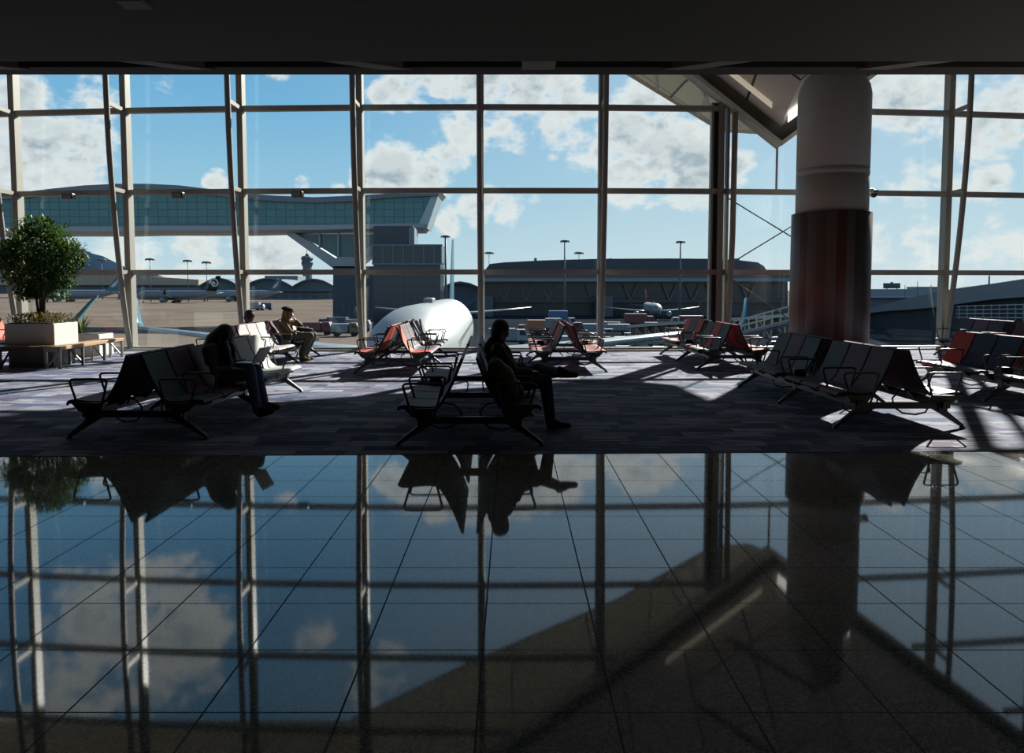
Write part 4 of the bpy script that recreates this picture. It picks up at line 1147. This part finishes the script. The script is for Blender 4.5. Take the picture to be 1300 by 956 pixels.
# low far block with a signboard on its roof
fb = thing('flat_roofed_building', 'low grey flat-roofed building right of the round column', 'building', Vector((W(1150, 380, 330).x, 330, GZ))); tl = fb.location.copy()
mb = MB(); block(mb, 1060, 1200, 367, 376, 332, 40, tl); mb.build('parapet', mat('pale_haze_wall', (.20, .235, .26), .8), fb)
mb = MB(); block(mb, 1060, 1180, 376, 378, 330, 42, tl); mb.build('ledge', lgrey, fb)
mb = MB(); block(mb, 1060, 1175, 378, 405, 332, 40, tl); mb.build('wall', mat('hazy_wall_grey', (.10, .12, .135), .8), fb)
mb = MB(); block(mb, 1165, 1190, 364, 369, 360, 10, tl); mb.build('roof_unit', mat('roof_unit_grey', (.16, .19, .21), .8), fb)
sg = thing('signboard', 'dark rectangular board standing on the flat roof right of the column', 'signboard', W(1132, 367, 340) ); tl = sg.location.copy()
mb = MB(); block(mb, 1122, 1143, 359.5, 366.2, 340, .6, tl); mb.build('board', mat('dark_board', (.035, .045, .055), .6), sg)
for px in (1126, 1139):
    mb = MB(); block(mb, px - .4, px + .4, 366, 367.5, 340.1, .4, tl); mb.build('post', grey_p, sg)
mb = MB(); block(mb, 1131, 1134, 358, 359.5, 340, .5, tl); mb.build('lamp', grey_p, sg)

# ---- light masts
def light_mast(px, ytop, d, label, lamps=True, r=.22):
    b0 = W(px, ytop, d); base = Vector((b0.x, d, GZ)); H = b0.z - GZ
    t = thing('light_mast', label, 'light mast', base, group='apron light masts')
    mb = MB(); mb.tube([(0, 0, 0), (0, 0, H * .5), (0, 0, H)], [r * 1.3, r, r * .7], 8); mb.build('pole', mmast, t)
    if lamps:
        mb = MB(); w = 5.5 * d / 1000
        mb.lathe([(w * .35, H - w * .25), (w * .9, H - w * .05), (w, H + w * .10), (w * .6, H + w * .2)], 12)
        h = mb.build('head_ring', mmast2, t)
        for k_ in range(6):
            a = 2 * PI * k_ / 6
            mb = MB(); mb.box((-w * .16, -w * .1, -w * .3), (w * .16, w * .1, 0), Matrix.Translation((w * .92 * math.cos(a), w * .92 * math.sin(a), H)) @ Matrix.Rotation(a, 4, 'Z')); mb.build('floodlight', mmast2, h)
mmast = mat('mast_grey', (.075, .09, .10), .6); mmast2 = mat('mast_head_grey', (.10, .115, .125), .6)
light_mast(717, 306, 190, 'tall light mast rising in front of the concourse left of its middle')
light_mast(864, 307, 190, 'tall light mast in front of the right half of the concourse')
light_mast(621, 321, 430, 'far light mast behind the left end of the concourse roof')
light_mast(735, 321, 430, 'far light mast whose head just clears the middle of the concourse roof')
light_mast(565.5, 300, 190, 'slim light mast close to the right edge of the stair tower', r=.28)
light_mast(129, 330, 680, 'distant light mast in front of the hill by the potted tree', r=.3)
light_mast(190, 329, 560, 'distant light mast second from the left on the horizon', r=.3)
light_mast(238, 331, 560, 'distant light mast third from the left on the horizon', r=.3)
light_mast(262, 333, 600, 'distant light mast fourth from the left on the horizon', r=.3)
for px, y, d, lab in ((1149, 362, 300, 'thin mast right of the dark signboard'), (1165, 357, 300, 'thin mast on the roof unit of the flat building'), (1182, 361, 280, 'thin mast just left of the right-hand window post'), (1256, 350, 120, 'thin mast rising above the sloping grey roof band')):
    light_mast(px, y, d, lab, False, .16)

# ---- airliners
def airliner(name, label, loc, heading, Lf, r, span, mats, span_t=.33, near=False, fin=None, zc=None, tailart=None, sweep=.42, fin_r=1.0, group=None, zdih=.09, chord=1.0):
    """nose at +x of its own frame; built nose to tail along -x, belly line r*2 above... zc = height of the axis above the ground"""
    t = thing(name, label, 'airliner', loc, heading, group)
    zc = zc or r * 1.75
    body, wing_m, fin_m, eng_m, dark = mats
    prof = [(0, .02, -.22), (.006, .20, -.20), (.02, .42, -.16), (.045, .66, -.10), (.08, .86, -.04), (.12, .96, -.01), (.16, 1, 0), (.66, 1, 0), (.74, .95, .05), (.82, .78, .20), (.90, .52, .40), (.96, .28, .55), (1, .08, .62)]
    seg = 36 if near else 18
    mb = MB(); rings = []
    for u, q, dz in prof:
        x = Lf * (.5 - u)
        rings.append([(x, r * q * math.sin(2 * PI * k / seg), zc + r * dz + r * q * math.cos(2 * PI * k / seg)) for k in range(seg)])
    mb.loft(rings); mb.build('fuselage', body, t)
    # cockpit windows
    mb = MB()
    for s in (-1, 1):
        for a0, a1 in ((.05, .45), (.50, .85)):
            pts = []
            for u, a in ((.030, a0), (.030, a1), (.044, a1), (.044, a0)):
                q = .54 if u < .04 else .66; dz = -.135 if u < .04 else -.102
                aa = s * a * 1.05
                pts.append((Lf * (.5 - u) + .02, (r * q + .03) * math.sin(aa), zc + r * dz + (r * q + .03) * math.cos(aa)))
            mb.poly(pts)
    mb.build('cockpit_window', dark, t)
    for s in (-1, 1):
        n = 44 if near else 24
        mb = MB()
        for i in range(n):
            x = Lf * (.5 - .14 - .60 * i / (n - 1)); zr = .22; yy = s * (r * math.sqrt(1 - zr * zr) + .012); h = r * .09; w = r * .045
            mb.poly([(x - w, yy, zc + r * zr - h), (x + w, yy, zc + r * zr - h), (x + w, yy * .995, zc + r * zr + h), (x - w, yy * .995, zc + r * zr + h)])
        mb.build('window_row', dark, t)
        # wing
        def wing(root_x, tip_x, y0, y1, z0, z1, c0, c1, th, m, nm):
            mb = MB(); rings = []
            for f in (0, .25, .6, 1):
                x = root_x + (tip_x - root_x) * f; y = (y0 + (y1 - y0) * f) * s; z = z0 + (z1 - z0) * (f ** 1.25); c = c0 + (c1 - c0) * (f ** .7); tt = th * (1 - .75 * f)
                rings.append([(x, y, z), (x - c * .12, y, z + tt * .5), (x - c * .45, y, z + tt * .55), (x - c, y, z), (x - c * .45, y, z - tt * .35), (x - c * .12, y, z - tt * .4)])
            mb.loft(rings); return mb.build(nm, m, t)
        hs = span / 2
        wing(Lf * .14, Lf * .14 - hs * sweep * 1.25, r * .6, hs, zc - r * .55, zc - r * .55 + hs * zdih, Lf * .16 * chord, Lf * .035, r * .36, wing_m, 'wing')
        mb = MB(); xx = Lf * .14 - hs * sweep * 1.25; zz_ = zc - r * .55 + hs * zdih
        rings = []
        for f in (0, .3, .65, 1):
            c = Lf * .035 * (1 - .55 * f); x = xx - f * Lf * .03; y = s * (hs + .55 * r * (f * .45 + .1 * math.sin(f * 2))); z = zz_ + .95 * r * (f ** 1.4)
            rings.append([(x, y, z), (x - c * .4, y + s * .06, z), (x - c, y, z), (x - c * .4, y - s * .06, z)])
        mb.loft(rings); mb.build('winglet', fin_m, t)
        wing(-Lf * .385, -Lf * .385 - span * span_t / 2 * .55, r * .2, span * span_t / 2, zc + r * .35, zc + r * .35 + span * .012, Lf * .07, Lf * .028, r * .14, wing_m, 'tailplane')
        # engine
        ex, ey, ez, er = Lf * .14 - hs * .33 * sweep * 1.25 + Lf * .045, s * hs * .33, zc - r * .98, r * .47
        mb = MB(); mb.lathe([(er * .82, Lf * .0), (er, -Lf * .008), (er * 1.02, -Lf * .03), (er * .8, -Lf * .07), (er * .5, -Lf * .085)], 20, (ex, ey, ez), 'x'); e = mb.build('engine', eng_m, t)
        mb = MB(); mb.lathe([(er * .80, -Lf * .003), (.05, -Lf * .004)], 20, (ex, ey, ez), 'x'); mb.build('intake', dark, e)
        mb = MB(); mb.prism([(ex - Lf * .02, ey - .1, ez + er * .9), (ex - Lf * .075, ey - .1, ez + er * .6), (ex - Lf * .09, ey - .1, zc - r * .50), (ex - Lf * .04, ey - .1, zc - r * .45)], (0, .2, 0)); mb.build('pylon', eng_m, e)
        mb = MB(); mb.tube([(0, s * r * .9, zc - r * .6), (0, s * r * .95, r * .25)], r * .08, 8); g = mb.build('landing_gear', dark, t)
        for dx in (-r * .25, r * .25):
            mb = MB(); mb.lathe([(r * .2, -r * .12), (r * .24, -r * .08), (r * .24, r * .08), (r * .2, r * .12)], 14, (dx, s * r * .95, r * .24), 'y'); mb.build('wheel', dark, g)
    mb = MB(); mb.tube([(Lf * .40, 0, zc - r * .8), (Lf * .40, 0, r * .2)], r * .06, 8); mb.lathe([(r * .16, -r * .12), (r * .18, 0), (r * .16, r * .12)], 12, (Lf * .40, 0, r * .18), 'y'); mb.build('nose_gear', dark, t)
    # fin
    fh = fin or r * 2.4
    x0 = -Lf * .355; zb = zc + r * .80
    mb = MB(); rings = []
    for f in (0, .5, 1):
        c = Lf * .13 * (1 - .58 * f); x = x0 - f * fh * .75; z = zb + f * fh; th = .30 * fin_r * (1 - .6 * f)
        rings.append([(x, 0, z), (x - c * .3, th, z), (x - c, 0, z), (x - c * .3, -th, z)])
    mb.loft(rings, smooth=False); fn = mb.build('tail_fin', fin_m, t)
    if tailart:
        for s in (-1, 1):
            mb = MB()
            cxm = x0 - fh * .75 * .5 - Lf * .13 * .71 * .42; czm = zb + fh * .52
            if tailart[0] == 'swoosh':
                # white brush stroke: broad at the foot, swept up to a point
                pts = [(-.50, -.28), (-.20, -.30), (.10, -.16), (.28, .10), (.40, .42), (.16, .16), (-.10, -.02), (.02, .14), (-.24, -.06)]
                mb.poly([(cxm - px * fh * .62, s * (.32 * fin_r), czm + pz * fh * .9) for px, pz in pts])
            else:
                # white curled fern frond
                sp_ = []
                for i in range(26):
                    a = i / 25 * 2.6 * PI; rr = fh * (.34 - .26 * i / 25)
                    sp_.append((cxm + rr * math.cos(a), s * .30 * fin_r, czm + rr * math.sin(a)))
                mb.tube(sp_, fh * .05, 6)
                mb.ball((cxm, s * .30 * fin_r, czm), (fh * .1, .04, fh * .1))
            mb.build('tail_emblem', tailart[1], fn, label='white emblem on the tail fin')
    # small aerial on the back
    mb = MB(); mb.box((Lf * .18, -.35, zc + r - .06), (Lf * .13, .35, zc + r + .34 * min(1, r / 2.6))); mb.build('aerial_fairing', body, t, bevel=.1 if near else 0)
    return t
mwhite = mat('white_aircraft_paint', (.20, .22, .226), .5, spec=.2, var=.05, scale=.4)
mgrey = mat('grey_aircraft_paint', (.17, .19, .21), .4, var=.05, scale=.4)
mteal = mat('teal_tail_paint', (.02, .12, .15), .35); mblue = mat('pale_blue_tail_paint', (.045, .15, .21), .3)
mblk = mat('black_tail_paint', (.006, .007, .009), .6, spec=.1); mdk = mat('aircraft_dark_glass', (.012, .014, .018), .2); memb = mat('white_emblem', (.45, .47, .47), .5)
mwing = mat('wing_grey_paint', (.21, .235, .25), .35, var=.06, scale=.3)
def ang(dx, dy): return math.atan2(dy, dx)
nose = Vector((-5.75, 39.5)); tail = Vector((-7.2, 98)); dv = nose - tail; mid = (nose + tail) / 2
A1 = airliner('airliner', 'big white airliner parked nose towards the glass in the middle of the view', (mid.x, mid.y, GZ), ang(dv.x, dv.y), dv.length, 2.9, 58, (mwhite, mwing, mblue, mwhite, mdk), near=True, zc=4.75, fin=7.6, sweep=.40, zdih=.065, chord=1.2)
def parked(px_nose, px_tail, d, dyaw, r, mats, label, tailart, zc=None, fin=None):
    x0 = W(px_nose, 370, d).x; x1 = W(px_tail, 370, d).x; L_ = abs(x1 - x0)
    hd_ = PI + dyaw if px_nose < px_tail else dyaw
    return airliner('airliner', label, ((x0 + x1) / 2, d, GZ), hd_, L_, r, L_ * .95, mats, tailart=tailart, zc=zc, fin=fin, fin_r=1.0)
parked(28, 150, 560, R(6), 3.4, (mgrey, mgrey, mteal, mgrey, mdk), 'distant grey airliner with a teal tail parked behind the potted tree', ('swoosh', memb), 5.2, 10.5)
parked(168, 279, 520, R(-6), 3.2, (mat('black_white_fuselage', (.14, .15, .165), .4), mgrey, mblk, mgrey, mdk), 'distant airliner with a black tail carrying a white curled frond', ('fern', memb), 5.0, 10.2)
parked(250, 355, 590, R(5), 3.3, (mgrey, mgrey, mat('dark_teal_tail', (.03, .085, .11), .35), mgrey, mdk), 'distant grey airliner with white emblem on its tail left of the control tower', ('swoosh', memb), 5.0, 9.0)
d_ = 212.0; pp = W(840, 391, d_)
airliner('airliner', 'small distant airliner facing the viewer in front of the concourse', (pp.x, d_ + 16, GZ), R(-93), 32, 1.6, 28, (mwhite, mwing, mat('red_tail_paint', (.35, .05, .05), .4), mgrey, mdk), zc=3.3, fin=4.2, sweep=.30)
# wing of one more airliner, only its upturned tip shows behind the planter
t = thing('airliner', 'teal upturned wing tip of an airliner otherwise hidden behind the planter', 'airliner', (W(60, 420, 75).x, 75, GZ)); tl = t.location.copy()
mb = MB(); rings = []
for px, py, w_, h_ in ((-60, 428, 3.2, .5), (60, 416, 2.4, .35), (97, 405, 1.6, .25), (106, 395, 1.3, .2), (116, 383, 1.0, .16), (124, 375, .55, .1)):
    p = W(px, py, 75) - tl; rings.append([p + Vector((0, -w_ / 2, 0)), p + Vector((h_ * .5, 0, h_)), p + Vector((0, w_ / 2, 0)), p + Vector((-h_ * .5, 0, -h_))])
mb.loft(rings); mb.build('wing', mteal, t)

# ---- jet bridge right of the twin window post
jb = thing('jet_bridge', 'grey boarding bridge with lattice sides low between the window post and the column', 'boarding bridge', W(965, 430, 95)); jb.location.z = GZ; tl = jb.location.copy()
mjb = mat('jet_bridge_white', (.34, .34, .32), .5); 
a0, a1 = W(806, 414, 105), W(1010, 400, 84)
a0b, a1b = W(806, 418, 105), W(1010, 405, 84)
mb = MB(); mb.bar(a0 - tl, a1 - tl, 2.6, .35); mb.build('roof', mjb, jb)
mb = MB(); mb.bar(a0 - tl - Vector((0, 0, 2.3)), a1 - tl - Vector((0, 0, 2.5)), 2.6, .35); mb.build('floor_deck', mat('jet_bridge_grey', (.13, .135, .14), .5), jb)
mb = MB(); mb.bar(a0 - tl - Vector((0, -.5, 1.1)), a1 - tl - Vector((0, -.5, 1.2)), 1.2, 2.1); mb.build('tunnel_wall', mat('jet_bridge_glass', (.03, .042, .045), .2), jb)
for i in range(15):
    p = (a0 - tl).lerp(a1 - tl, i / 14)
    mb = MB(); mb.bar(p + Vector((0, -1.2, 0)), p + Vector((0, -1.2, -2.35)), .14, .14); mb.build('post', mjb, jb)
    if i < 14:
        p2 = (a0 - tl).lerp(a1 - tl, (i + 1) / 14)
        mb = MB(); mb.bar(p + Vector((0, -1.2, 0)), p2 + Vector((0, -1.2, -2.35)), .10, .10); mb.build('brace', mjb, jb)
for i in (.12, .55, .95):
    p = (a0 - tl).lerp(a1 - tl, i)
    mb = MB(); mb.tube([(p.x, p.y, p.z - 2.4), (p.x, p.y, .35)], .3, 10); mb.box((p.x - .9, p.y - .9, 0), (p.x + .9, p.y + .9, .35)); mb.build('support', grey_p, jb)
# second, nearer walkway with a pale stair in front of it
sw = thing('service_walkway', 'pale steel service stair and railings close to the column outside the glass', 'walkway', W(965, 440, 62)); sw.location.z = GZ; tl = sw.location.copy()
s0, s1 = W(932, 424, 62), W(1012, 404, 56)
for dz in (0, .5, 1.0):
    mb = MB(); mb.bar(s0 - tl + Vector((0, 0, dz)), s1 - tl + Vector((0, 0, dz)), .10, .10); mb.build('rail', mjb, sw)
for i in range(9):
    p = (s0 - tl).lerp(s1 - tl, i / 8)
    mb = MB(); mb.bar(p + Vector((0, 0, 1)), p - Vector((0, 0, .2)), .06, .06); mb.build('baluster', mjb, sw)
mb = MB(); mb.bar(s0 - tl - Vector((0, 0, .2)), s1 - tl - Vector((0, 0, .2)), 1.2, .2); mb.build('tread_deck', grey_p, sw)
for i in (.05, .5, .95):
    p = (s0 - tl).lerp(s1 - tl, i)
    mb = MB(); mb.bar((p.x, p.y, p.z - .2), (p.x, p.y, 0), .2, .2); mb.build('support', grey_p, sw)

# ---- vehicles on the apron
mtyre = mat('tyre', (.012, .012, .012), .8)
def truck(px, py, d, L_, h, cols, label, yaw=0, name='truck', cat='truck', lift=0):
    p = W(px, py, d); cab_c, box_c = cols
    t = thing(name, label, cat, (p.x, d, GZ), yaw, 'apron vehicles')
    w = 2.3
    mb = MB(); mb.box((-L_ / 2, -w / 2, .55), (L_ / 2, w / 2, .8)); mb.build('chassis', mtyre, t)
    mb = MB(); mb.prism([(L_ / 2 - 1.7, -w / 2, .8), (L_ / 2, -w / 2, .8), (L_ / 2, -w / 2, 1.6), (L_ / 2 - .35, -w / 2, 2.5), (L_ / 2 - 1.7, -w / 2, 2.5)], (0, w, 0)); cab_ = mb.build('cab', cab_c, t)
    mb = MB(); mb.prism([(L_ / 2 - 1.2, -w / 2 - .02, 1.65), (L_ / 2 - .12, -w / 2 - .02, 1.65), (L_ / 2 - .42, -w / 2 - .02, 2.35), (L_ / 2 - 1.2, -w / 2 - .02, 2.35)], (0, w + .04, 0)); mb.build('cab_window', mdk, cab_)
    mb = MB(); mb.box((-L_ / 2, -w / 2 - .1, .85 + lift), (L_ / 2 - 1.9, w / 2 + .1, .85 + lift + h)); mb.build('cargo_box', box_c, t, bevel=.05)
    if lift:
        mb = MB(); mb.bar((-L_ / 2 + .4, 0, .8), (L_ / 2 - 2.4, 0, .85 + lift), .3, .3); mb.build('scissor_lift', grey_p, t)
        mb = MB(); mb.bar((-L_ / 2 + .4, 0, .85 + lift), (L_ / 2 - 2.4, 0, .8), .3, .3); mb.build('scissor_lift', grey_p, t)
    for sx in (-L_ / 2 + .9, L_ / 2 - .9):
        for sy in (-w / 2, w / 2):
            mb = MB(); mb.lathe([(.36, -.13), (.45, -.1), (.45, .1), (.36, .13)], 14, (sx, sy, .45), 'y'); mb.build('wheel', mtyre, t)
def vc(name, c): return mat(name, c, .5, var=.1)
blue_c = vc('blue_container', (.03, .10, .22)); wht = vc('van_white', (.22, .24, .25)); orange = vc('loader_orange', (.24, .10, .05)); redc = vc('tug_red', (.12, .03, .035)); greyc = vc('crate_grey', (.15, .18, .21)); yel = vc('steps_yellow', (.12, .09, .03)); dkb = vc('dark_blue_crate', (.03, .05, .10))
truck(714, 405, 172, 6, 2.3, (wht, blue_c), 'catering truck with a blue box in front of the concourse', 0, lift=0.9)
truck(696, 408, 160, 5, 2.0, (wht, greyc), 'truck with a grey-white box left of the blue catering truck', PI)
truck(674, 413, 138, 5, 1.7, (orange, orange), 'orange loader left of the red and grey seats', PI, lift=.8)
truck(645, 414, 122, 6, 1.8, (wht, greyc), 'grey baggage truck partly hidden by the sitting person\'s head', 0)
truck(747, 411, 148, 6, 1.4, (redc, greyc), 'low red tractor with a grey load right of the blue catering truck', PI)
truck(728, 418, 112, 5, 1.2, (wht, wht), 'small white van beyond the right-hand red seats')
truck(812, 404, 184, 7, 2.2, (redc, redc), 'red truck under the left wing of the small airliner')
truck(872, 404, 176, 7, 2.0, (wht, redc), 'white and red truck under the right wing of the small airliner', PI)
truck(893, 408, 160, 7, 1.6, (wht, wht), 'white truck left of the twin window post')
truck(779, 415, 151, 6, 1.2, (wht, greyc), 'pale flatbed truck right of the third window post from the right', PI)
truck(405, 412, 150, 5, 1.6, (redc, redc), 'red tug left of the bridge pier')
truck(423, 411, 166, 6, 2.0, (dkb, dkb), 'dark blue truck at the foot of the bridge pier', PI)
truck(439, 412, 146, 5, 1.5, (yel, greyc), 'yellow-cabbed tug in front of the bridge pier')
truck(455, 411, 160, 5, 1.8, (dkb, greyc), 'grey loader beside the window post in front of the pier')
truck(500, 416, 120, 6, 1.8, (wht, dkb), 'white-cabbed truck at the foot of the stair tower', PI)
truck(322, 388, 330, 9, 2.6, (wht, wht), 'tiny white truck far out on the apron beyond the seated head')
truck(335, 388, 335, 7, 2.2, (dkb, dkb), 'tiny dark truck far out on the apron beyond the seated head', PI)

# ---- rows of small baggage carts on the dark apron to the right
rnd = random.Random(5)
mcart = mat('cart_pale', (.17, .185, .19), .6); first = None
for i in range(22):
    px = 745 + i * 11.5 + rnd.uniform(-2, 2); d = (114, 124, 136, 165)[i % 4] + rnd.uniform(-1, 1)
    x = (px - 650) * d / 1000
    lab = 'small pale baggage cart on the dark apron right of the middle'
    if first is None:
        t = thing('baggage_cart', lab, 'cart', (x, d, GZ), 0, 'baggage carts on the dark apron')
        mb = MB(); mb.box((-1.3, -.7, .4), (1.3, .7, .5)); mb.build('deck', mcart, t)
        mb = MB(); mb.box((-1.3, -.75, 1.75), (1.3, .75, 1.85)); mb.build('roof', mcart, t)
        for sx in (-1.25, 1.25):
            mb = MB(); mb.box((sx - .04, -.7, .5), (sx + .04, .7, 1.75)); mb.build('end_panel', mcart, t)
        for sx in (-.9, .9):
            for sy in (-.7, .7):
                mb = MB(); mb.lathe([(.16, -.08), (.22, -.05), (.22, .05), (.16, .08)], 10, (sx, sy, .22), 'y'); mb.build('wheel', mtyre, t)
        mb = MB(); mb.tube([(1.3, 0, .42), (2.0, 0, .3)], .05, 6); mb.build('tow_bar', mtyre, t)
        first = t
    else:
        t = first.copy(); COL.objects.link(t); t.location = (x, d, GZ)
        for ch in first.children:
            c = ch.copy(); COL.objects.link(c); c.parent = t
    t.rotation_euler = (0, 0, rnd.choice((0, 0, R(20), R(-15))))
# ================================================================== LIGHT AND SKY
az, el = R(27), R(28.5)
sd = Vector((math.sin(az) * math.cos(el), math.cos(az) * math.cos(el), math.sin(el)))
sun = bpy.data.lights.new('sun', 'SUN'); sun.energy = SUN_E; sun.angle = R(.6); sun.color = (1, .94, .84)
so = bpy.data.objects.new('sun', sun); COL.objects.link(so)
so.rotation_euler = (-sd).to_track_quat('-Z', 'Y').to_euler(); so.location = sd * 60

w = bpy.data.worlds.new('sky'); S.world = w; w.use_nodes = True
nt = w.node_tree; nt.nodes.clear()
N = nt.nodes.new; L = nt.links.new
out = N('ShaderNodeOutputWorld'); bg = N('ShaderNodeBackground'); L(bg.outputs[0], out.inputs[0])
tc = N('ShaderNodeTexCoord')
nrm = N('ShaderNodeVectorMath'); nrm.operation = 'NORMALIZE'; L(tc.outputs['Generated'], nrm.inputs[0])
D = nrm.outputs[0]
def mth(op, a, b=None, c=None, clamp=False):
    n = N('ShaderNodeMath'); n.operation = op; n.use_clamp = clamp
    for i, v in enumerate((a, b, c)):
        if v is None: continue
        if isinstance(v, (int, float)): n.inputs[i].default_value = v
        else: L(v, n.inputs[i])
    return n.outputs[0]
def mr_(v, a, b, c=0, d=1, smooth=True):
    n = N('ShaderNodeMapRange'); n.interpolation_type = 'SMOOTHSTEP' if smooth else 'LINEAR'
    L(v, n.inputs[0])
    for i, x in enumerate((a, b, c, d)): n.inputs[i + 1].default_value = x
    return n.outputs[0]
def mixc(f, a, b):
    n = N('ShaderNodeMix'); n.data_type = 'RGBA'
    if isinstance(f, (int, float)): n.inputs['Factor'].default_value = f
    else: L(f, n.inputs['Factor'])
    for k, v in (('A', a), ('B', b)):
        if isinstance(v, tuple): n.inputs[k].default_value = v + (1,)
        else: L(v, n.inputs[k])
    return n.outputs['Result']
sp = N('ShaderNodeSeparateXYZ'); L(D, sp.inputs[0])
gr = N('ShaderNodeValToRGB')
L(sp.outputs['Z'], gr.inputs[0])
el_ = gr.color_ramp.elements
for p_, c_ in ((0, (.72, .84, .88)), (.06, (.55, .76, .86)), (.13, (.36, .64, .83)), (.22, (.22, .52, .80)), (.32, (.165, .42, .71)), (.45, (.17, .39, .63)), (.6, (.10, .29, .58)), (1, (.06, .20, .48))):
    if p_ in (0, 1):
        el_[0 if p_ == 0 else -1].color = c_ + (1,)
    else:
        e = el_.new(p_); e.color = c_ + (1,)
# brighter towards the sun
dt = N('ShaderNodeVectorMath'); dt.operation = 'DOT_PRODUCT'; L(D, dt.inputs[0]); dt.inputs[1].default_value = sd
glow = mr_(dt.outputs['Value'], .72, 1.02)
sky = mixc(mth('MULTIPLY', glow, .38), gr.outputs[0], (1.0, 1.02, 1.0))
# clouds: patches at their places in the sky, broken up by noise
CL = [(70, 200, 70, 1), (25, 135, 45, 1), (25, 225, 60, 1), (105, 235, 34, .9), (118, 125, 30, .62), (140, 128, 18, .5), (215, 118, 26, .34), (275, 231, 18, .75), (385, 237, 15, .8), (428, 240, 12, .6), (352, 84, 30, .35),
      (515, 112, 45, .8), (487, 120, 26, .8), (560, 98, 40, .9), (610, 102, 55, .95), (665, 112, 50, .95), (715, 124, 40, .9), (750, 133, 26, .8), (590, 160, 48, .85), (572, 195, 34, .75), (640, 160, 36, .7), (700, 165, 40, .7), (740, 185, 36, .5),
      (500, 218, 46, 1), (468, 228, 26, 1), (545, 228, 36, .95), (568, 238, 20, .7), (668, 200, 22, .6), (700, 198, 14, .5),
      (600, 268, 30, .85), (572, 280, 24, .8), (645, 262, 30, .85), (618, 256, 26, .8), (680, 258, 16, .6),
      (840, 185, 72, 1), (800, 160, 52, 1), (875, 215, 60, 1), (800, 225, 45, 1), (810, 128, 40, .9), (900, 230, 30, .9), (770, 190, 30, .9), (935, 214, 26, .8), (950, 205, 16, .6), (830, 258, 24, .5), (850, 252, 30, .5),
      (1150, 128, 52, 1), (1115, 120, 34, 1), (1188, 118, 40, .85), (1250, 150, 50, .95), (1275, 128, 40, .95), (1225, 118, 30, .8), (1235, 180, 26, .7), (1165, 231, 32, .75), (1130, 238, 22, .65), (1258, 233, 26, .7), (1220, 240, 20, .5),
      (170, 322, 60, .72), (330, 322, 46, .9), (240, 318, 50, .7), (370, 325, 30, .7), (1150, 335, 70, .5), (1260, 335, 60, .5)]
# clouds higher up, which only the polished floor shows
CL += [(190, 800, 95, -.9), (120, 770, 60, -.8), (250, 820, 60, -.8), (400, 800, 40, -.5), (480, 860, 50, -.6), (60, 900, 80, -.7)]
acc = None
for px, py, rp_, wt in CL:
    c = ray(px, py).normalized()
    if wt < 0: c.z = -c.z; wt = -wt
    r_ = math.atan(rp_ * 1.12 / FPX)
    dn = N('ShaderNodeVectorMath'); dn.operation = 'DOT_PRODUCT'; L(D, dn.inputs[0]); dn.inputs[1].default_value = c
    k = wt / (1 - math.cos(r_))
    v = mth('MULTIPLY_ADD', dn.outputs['Value'], k, -k * math.cos(r_))
    acc = mth('MAXIMUM', acc if acc is not None else 0.0, v)
# loose clouds over the rest of the sky (above and beside what the window shows)
nb = N('ShaderNodeTexNoise'); nb.inputs['Scale'].default_value = 2.6; nb.inputs['Detail'].default_value = 3; L(D, nb.inputs['Vector'])
rest = mth('MULTIPLY', mr_(nb.outputs['Fac'], .50, .68), mth('MAXIMUM', mr_(sp.outputs['Z'], .52, .62), mr_(sp.outputs['Y'], .70, .5)))
acc = mth('MAXIMUM', acc, rest)
nz = N('ShaderNodeTexNoise'); nz.inputs['Scale'].default_value = 17; nz.inputs['Detail'].default_value = 9; nz.inputs['Roughness'].default_value = .62; nz.inputs['Distortion'].default_value = .25
stv = N('ShaderNodeMapping'); stv.inputs['Scale'].default_value = (1, 1, 1.5); L(D, stv.inputs[0]); L(stv.outputs[0], nz.inputs['Vector'])
n2 = N('ShaderNodeTexNoise'); n2.inputs['Scale'].default_value = 46; n2.inputs['Detail'].default_value = 7; L(stv.outputs[0], n2.inputs['Vector'])
nn = mth('ADD', mth('MULTIPLY', mth('SUBTRACT', nz.outputs['Fac'], .5), 2.3), mth('MULTIPLY', mth('SUBTRACT', n2.outputs['Fac'], .5), .9))
dens = mth('ADD', acc, mth('MULTIPLY', nn, mr_(acc, 0, .35, .25, 1)))
alpha = mr_(dens, .26, .80)
core = mr_(dens, .55, 1.25)
# underside shading: compare with the density a little higher up
off_ = N('ShaderNodeVectorMath'); off_.operation = 'ADD'; L(stv.outputs[0], off_.inputs[0]); off_.inputs[1].default_value = (.012, 0, .03)
n3 = N('ShaderNodeTexNoise'); n3.inputs['Scale'].default_value = 17; n3.inputs['Detail'].default_value = 6; n3.inputs['Roughness'].default_value = .6; n3.inputs['Distortion'].default_value = .25; L(off_.outputs[0], n3.inputs['Vector'])
shade = mr_(mth('SUBTRACT', n3.outputs['Fac'], nz.outputs['Fac']), -.10, .16)
grey = mth('MULTIPLY', core, mth('ADD', .42, mth('MULTIPLY', shade, .95)), clamp=True)
ccol = mixc(grey, (1.0, .985, .95), (.46, .53, .58))
fin = mixc(mth('MULTIPLY', alpha, .93), sky, ccol)
L(fin, bg.inputs['Color']); bg.inputs['Strength'].default_value = SKY_E

S.view_settings.view_transform = 'Standard'
S.view_settings.look = 'None'
S.view_settings.exposure = 0
S.view_settings.gamma = 1
S.cycles.max_bounces = 10
S.cycles.diffuse_bounces = 4
S.cycles.glossy_bounces = 4
S.cycles.transparent_max_bounces = 24
S.cycles.sample_clamp_indirect = 6
S.cycles.caustics_reflective = False
S.cycles.caustics_refractive = False
S.cycles.use_denoising = True
